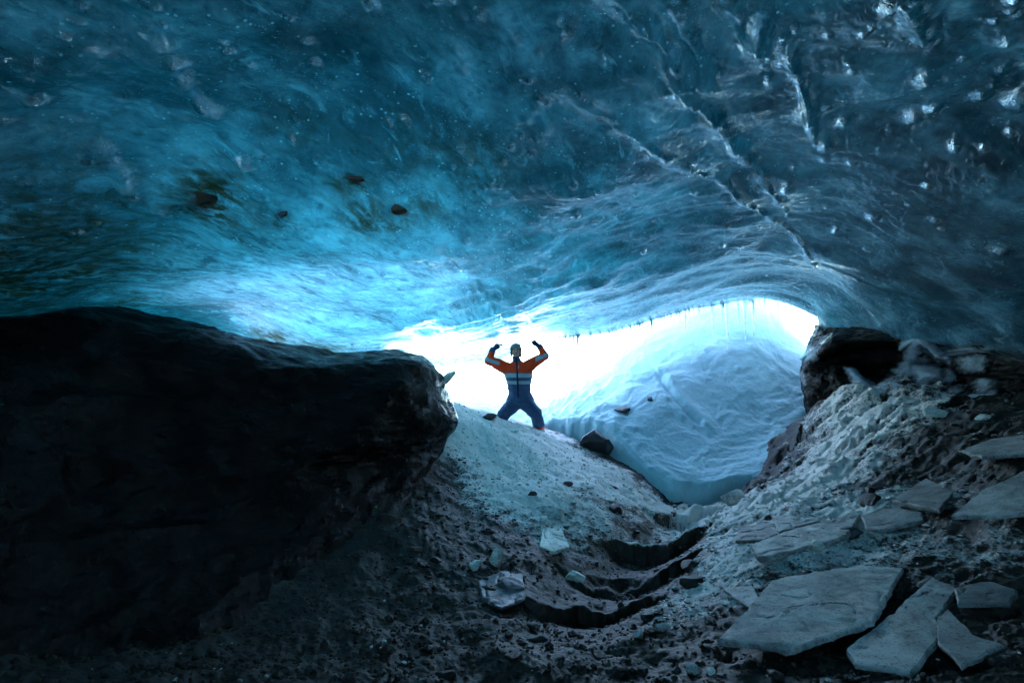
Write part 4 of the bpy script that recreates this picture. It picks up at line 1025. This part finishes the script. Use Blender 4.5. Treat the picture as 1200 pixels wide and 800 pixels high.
def build_person():
    D0 = 9.0
    base = P(610, 514, D0)
    S = D0 / F
    def J(px, py, dep=0.0):     # joint seen at this place of the photo, metres towards the camera
        p = P(px, py, D0 - dep); return Vector(p - base)
    root = bpy.data.objects.new('person', None); C.objects.link(root); root.location = base
    tag(root, 'person in an orange and navy hi-vis coverall standing astride, both arms raised to the ice', 'person')
    I = Matrix.Identity(3)
    head = J(604.6, 411.2, .02); neck = J(605, 419.5); chest = J(606, 432); waist = J(608, 452); pelvis = J(610, 466)
    shL = J(592, 427); shR = J(620.5, 425.5); elL = J(572.5, 422.5, .12); elR = J(638.5, 417, .12); wrL = J(577, 410.5, .16); wrR = J(632.5, 406, .16)
    hipL = J(603, 470); hipR = J(617, 470); knL = J(590, 486, .1); knR = J(628, 484, .1); anL = J(586, 508); anR = J(633, 506)
    haL = J(582.5, 405.8, .16); haR = J(626.5, 401.8, .16)
    # ---- body: one continuous skin
    pr = [('e', head, (.073, .092, .105), I), ('e', head + Vector((0, -.02, -.045)), (.056, .070, .062), I),
          ('c', neck, head + Vector((0, .01, -.05)), .055, .05), ('c', chest, neck, .10, .06), ('c', waist, chest, .12, .14), ('c', pelvis, waist, .14, .12),
          ('c', shL, chest, .06, .08), ('c', shR, chest, .06, .08), ('c', shL, elL, .052, .04), ('c', shR, elR, .052, .04), ('c', elL, wrL, .038, .028), ('c', elR, wrR, .038, .028),
          ('c', hipL, knL, .085, .06), ('c', hipR, knR, .085, .06), ('c', knL, anL, .055, .04), ('c', knR, anR, .055, .04),
          ('e', head + Vector((0, -.094, -.012)), (.012, .020, .020), I), ('e', head + Vector((0, -.088, .010)), (.009, .012, .022), I),
          ('e', head + Vector((-.074, .0, -.005)), (.010, .018, .028), I), ('e', head + Vector((.074, .0, -.005)), (.010, .018, .028), I),
          ('e', head + Vector((-.036, -.066, -.022)), (.024, .020, .022), I), ('e', head + Vector((.036, -.066, -.022)), (.024, .020, .022), I),
          ('e', head + Vector((0, -.078, -.078)), (.022, .020, .018), I)]
    me = blob_mesh(pr, .009, 3)
    skin = mat_plain('skin', (.62, .36, .26), .5, .1, 40, (.55, .30, .21))
    me.name = 'body'; ob = bpy.data.objects.new('body', me); C.objects.link(ob); ob.parent = root; me.materials.append(skin)
    # face pieces
    def small(name, prims, mat, vox=.003, sm=1, par=root):
        m_ = blob_mesh(prims, vox, sm); m_.name = name; m_.materials.append(mat)
        o_ = bpy.data.objects.new(name, m_); C.objects.link(o_); o_.parent = par; return o_
    M_eye = mat_plain('eye_dark', (.03, .02, .02), .2); M_lip = mat_plain('lips', (.45, .10, .09), .4); M_teeth = mat_plain('teeth', (.8, .78, .74), .3)
    M_hair = mat_plain('brown_hair', (.13, .075, .035), .5, .5, 90, (.22, .14, .07))
    for sx in (-1, 1):
        small('eye', [('e', head + Vector((sx * .028, -.082, .012)), (.012, .008, .006), I)], M_eye)
        small('eyebrow', [('c', head + Vector((sx * .016, -.091, .030)), head + Vector((sx * .043, -.081, .032)), .0045, .003)], M_hair)
    small('mouth', [('c', head + Vector((-.024, -.083, -.040)), head + Vector((0, -.094, -.050)), .005, .008), ('c', head + Vector((.024, -.083, -.040)), head + Vector((0, -.094, -.050)), .005, .008)], M_lip)
    small('teeth', [('c', head + Vector((-.017, -.092, -.044)), head + Vector((.017, -.092, -.044)), .004, .004)], M_teeth)
    # hair under a beanie
    hp = [('e', head + Vector((0, .022, .020)), (.092, .098, .108), I)]
    for sx in (-1, 1):
        hp += [('c', head + Vector((sx * .080, -.018, .03)), head + Vector((sx * .082, .01, -.085)), .024, .022)]
    small('hair', hp, M_hair, .006, 2)
    M_hat = mat_plain('grey_knit', (.22, .20, .19), .9, .6, 130, (.33, .30, .28))
    hat = small('beanie', [('e', head + Vector((0, .018, .062)), (.094, .104, .078), I), ('c', head + Vector((-.062, -.062, .056)), head + Vector((.062, -.062, .056)), .020, .020), ('c', head + Vector((-.088, .0, .050)), head + Vector((-.062, -.062, .056)), .018, .020), ('c', head + Vector((.088, .0, .050)), head + Vector((.062, -.062, .056)), .018, .020)], M_hat, .006, 2)
    # ---- coverall
    tor = []
    prof = [(424, .11, .10), (428, .22, .125), (432, .265, .14), (437, .262, .150), (442, .245, .150), (447, .228, .150), (452, .212, .145), (457, .205, .145), (462, .215, .15), (467, .235, .16), (472, .255, .165)]
    for k in range(41):
        py = 424 + 48 * k / 40; hw = np.interp(py, [p[0] for p in prof], [p[1] for p in prof]); dp = np.interp(py, [p[0] for p in prof], [p[2] for p in prof])
        c0 = J(606.2 + (py - 430) * .09, py); tor.append(('e', c0, (hw, dp, .035), I))
    cl = tor + [('c', J(594, 430), elL, .108, .080), ('c', J(618, 429), elR, .108, .080), ('c', elL, wrL, .080, .056), ('c', elR, wrR, .080, .056),
          ('c', J(596, 436), J(580, 427, .08), .09, .07), ('c', J(616, 435), J(631, 423, .08), .09, .07),
          ('c', J(603.5, 472), knL, .145, .115), ('c', J(616, 472), knR, .145, .115), ('c', knL, anL, .112, .095), ('c', knR, anR, .112, .100), ('c', J(606, 466), J(614, 466), .15, .15),
          ('c', neck + Vector((0, 0, -.05)), neck + Vector((0, .005, .012)), .085, .074)]
    me = blob_mesh(cl, .012, 5)
    nv = len(me.vertices); co = np.zeros(nv * 3); me.vertices.foreach_get('co', co); co = co.reshape(-1, 3)
    no = np.zeros(nv * 3); me.vertices.foreach_get('normal', no); no = no.reshape(-1, 3)
    fold = .022 * fbm(co[:, 0] * 6, co[:, 1] * 6, co[:, 2] * 9, 3) + .012 * (ridged(co[:, 0] * 5 + co[:, 2] * 3, co[:, 1] * 5, co[:, 2] * 4, 2) - .6)
    # gathered waist
    fold -= .012 * np.exp(-((co[:, 2] - waist.z) / .03)**2)
    co = co + no * fold[:, None]; me.vertices.foreach_set('co', co.ravel())
    M_or = mat_plain('hi_vis_orange', (1.0, .075, .008), .75, .25, 70, (1.0, .055, .006)); M_nv = mat_plain('navy_cloth', (.035, .075, .15), .8, .3, 70, (.045, .09, .17)); M_gy = mat_plain('reflective_tape', (.34, .40, .42), .45, .1, 80, (.30, .36, .38))
    M_zip = mat_plain('zip_flap', (.012, .022, .05), .7)
    for m_ in (M_or, M_nv, M_gy): me.materials.append(m_)
    fz = lambda py: (J(606, py)).z
    z_or, z_b1, z_b2, z_b3, z_b4 = fz(436.5), fz(437.5), fz(442), fz(446), fz(450)
    armL = (wrL - elL); armR = (wrR - elR)
    idx = []
    for p in me.polygons:
        c = p.center; v = 1
        arml = c.x < J(586, 0).x and c.z > fz(445); armr = c.x > J(627, 0).x and c.z > fz(445)
        if c.z > z_or or arml or armr: v = 0
        elif z_b2 < c.z < z_b1 or z_b4 < c.z < z_b3: v = 2
        # sleeves: tape band then navy cuff
        for on, el, ax, wr in ((arml, elL, armL, wrL), (armr, elR, armR, wrR)):
            if on:
                t = (c - el).dot(ax) / ax.length_squared
                if t > .92: v = 1
                elif -.02 < t < .30 and (c - el).length < .2: v = 2
        if (c - neck).length < .125 and c.z > neck.z - .075: v = 1
        t = (c - knR).dot(anR - knR) / (anR - knR).length_squared
        if c.x > .05 and c.z < knR.z and .66 < t: v = 2 if .74 < t < .92 else 0
        t = (c - knL).dot(anL - knL) / (anL - knL).length_squared
        if c.x < -.05 and c.z < knL.z and .66 < t: v = 2 if .74 < t < .92 else 0
        idx.append(v)
    me.polygons.foreach_set('material_index', idx); me.name = 'coverall'
    cov = bpy.data.objects.new('coverall', me); C.objects.link(cov); cov.parent = root
    # zip flap down the front
    fl = []
    def front(zv, xv):
        best = None
        d2 = (co[:, 0] - xv)**2 + (co[:, 2] - zv)**2; k = np.where(d2 < .025**2)[0]
        return co[k, 1].min() if len(k) else -.16
    zs = np.linspace(neck.z - .02, pelvis.z + .02, 22); fl = []
    for a_, b_ in zip(zs[:-1], zs[1:]):
        xa = neck.x * (a_ / neck.z) * .8; xb = neck.x * (b_ / neck.z) * .8
        fl.append(('c', (xa - .012, front(a_, xa) + .008, a_), (xb - .012, front(b_, xb) + .008, b_), .016, .016))
    f_ = small('zip_flap', fl, M_zip, .006, 1, cov)
    # leg pocket flaps
    for sx, hp_ in ((-1, hipL), (1, hipR)):
        pk = hp_.lerp(knL if sx < 0 else knR, .45); small('pocket', [('e', pk + Vector((sx * .03, -.115, 0)), (.055, .03, .06), I)], M_nv, .008, 2, cov)
    # ---- gloves: palm, four bent fingers, thumb
    M_gl = mat_plain('navy_glove', (.018, .035, .075), .7, .3, 90)
    for hand, wr, sx in ((haL, wrL, 1), (haR, wrR, -1)):
        ax = (hand - wr).normalized(); side = Vector((0, -1, 0)); across = ax.cross(side).normalized() * sx
        pr = [('c', wr - ax * .01, wr + ax * .03, .044, .040), ('c', wr + ax * .02, hand, .040, .044), ('e', hand, (.05, .035, .05), I)]
        inw = Vector((sx, 0, 0))
        for k in range(4):
            root_f = hand + ax * .030 + side * (.036 - .024 * k) * 1.0
            l = (.040, .046, .043, .034)[k]
            d1 = (ax * .35 + inw * .9 + Vector((0, 0, .05))).normalized(); d2 = (ax * -.1 + inw * 1.0 + Vector((0, 0, -.25))).normalized()
            m1 = root_f + d1 * l; pr += [('c', hand + side * (.030 - .020 * k), root_f, .016, .0135), ('c', root_f, m1, .0125, .0115), ('c', m1, m1 + d2 * l * .8, .0115, .009)]
        th0 = wr.lerp(hand, .5); th1 = th0 + inw * .045 + side * .035; pr += [('c', th0, th1, .019, .014), ('c', th1, th1 + inw * .02 + ax * .035, .014, .011)]
        small('glove', pr, M_gl, .005, 1)
    M_bt = mat_plain('black_boot', (.02, .02, .022), .5)
    for an in (anL, anR):
        small('boot', [('c', an + Vector((0, 0, .02)), an + Vector((0, .01, -.05)), .062, .058), ('c', an + Vector((0, .03, -.065)), an + Vector((0, -.15, -.075)), .05, .045)], M_bt, .010, 2)
    return root
build_person()

# ------------------------------------------------------------------ light, sky, camera
SUN_EL, SUN_AZ = math.radians(34), math.radians(172)      # azimuth from +Y towards +X
sd = Vector((math.sin(SUN_AZ) * math.cos(SUN_EL), math.cos(SUN_AZ) * math.cos(SUN_EL), math.sin(SUN_EL)))
li = bpy.data.lights.new('sun', 'SUN'); li.energy = 5.0; li.angle = math.radians(1); li.color = (1, .95, .88)
so = bpy.data.objects.new('sun', li); C.objects.link(so); so.rotation_euler = sd.to_track_quat('Z', 'Y').to_euler()
w = bpy.data.worlds.new('World'); SC.world = w; w.use_nodes = True
nt = w.node_tree; nt.nodes.clear()
sk = nt.nodes.new('ShaderNodeTexSky'); sk.sky_type = 'NISHITA'; sk.sun_disc = False; sk.ozone_density = .8; sk.air_density = 1.0; sk.dust_density = 1.2; sk.sun_elevation = SUN_EL; sk.sun_rotation = SUN_AZ
bg = nt.nodes.new('ShaderNodeBackground'); bg.inputs[1].default_value = .15; wo = nt.nodes.new('ShaderNodeOutputWorld')
nt.links.new(sk.outputs[0], bg.inputs[0]); nt.links.new(bg.outputs[0], wo.inputs[0])

cd = bpy.data.cameras.new('camera'); cd.sensor_width = 36; cd.lens = 18; cd.clip_end = 1000; cd.clip_start = .05
co_ = bpy.data.objects.new('camera', cd); C.objects.link(co_); co_.location = CAM; co_.rotation_euler = (math.radians(90) + PITCH, 0, 0)
SC.camera = co_
SC.view_settings.view_transform = 'Standard'; SC.view_settings.look = 'None'; SC.view_settings.gamma = 1; SC.view_settings.exposure = 4.45
SC.view_settings.use_curve_mapping = False
cy = SC.cycles
cy.use_denoising = True
try: cy.denoiser = 'OPENIMAGEDENOISE'
except Exception: pass
cy.max_bounces = 12; cy.diffuse_bounces = 7; cy.glossy_bounces = 4; cy.transmission_bounces = 8; cy.transparent_max_bounces = 8
cy.sample_clamp_indirect = 8; cy.blur_glossy = .5; cy.caustics_refractive = False
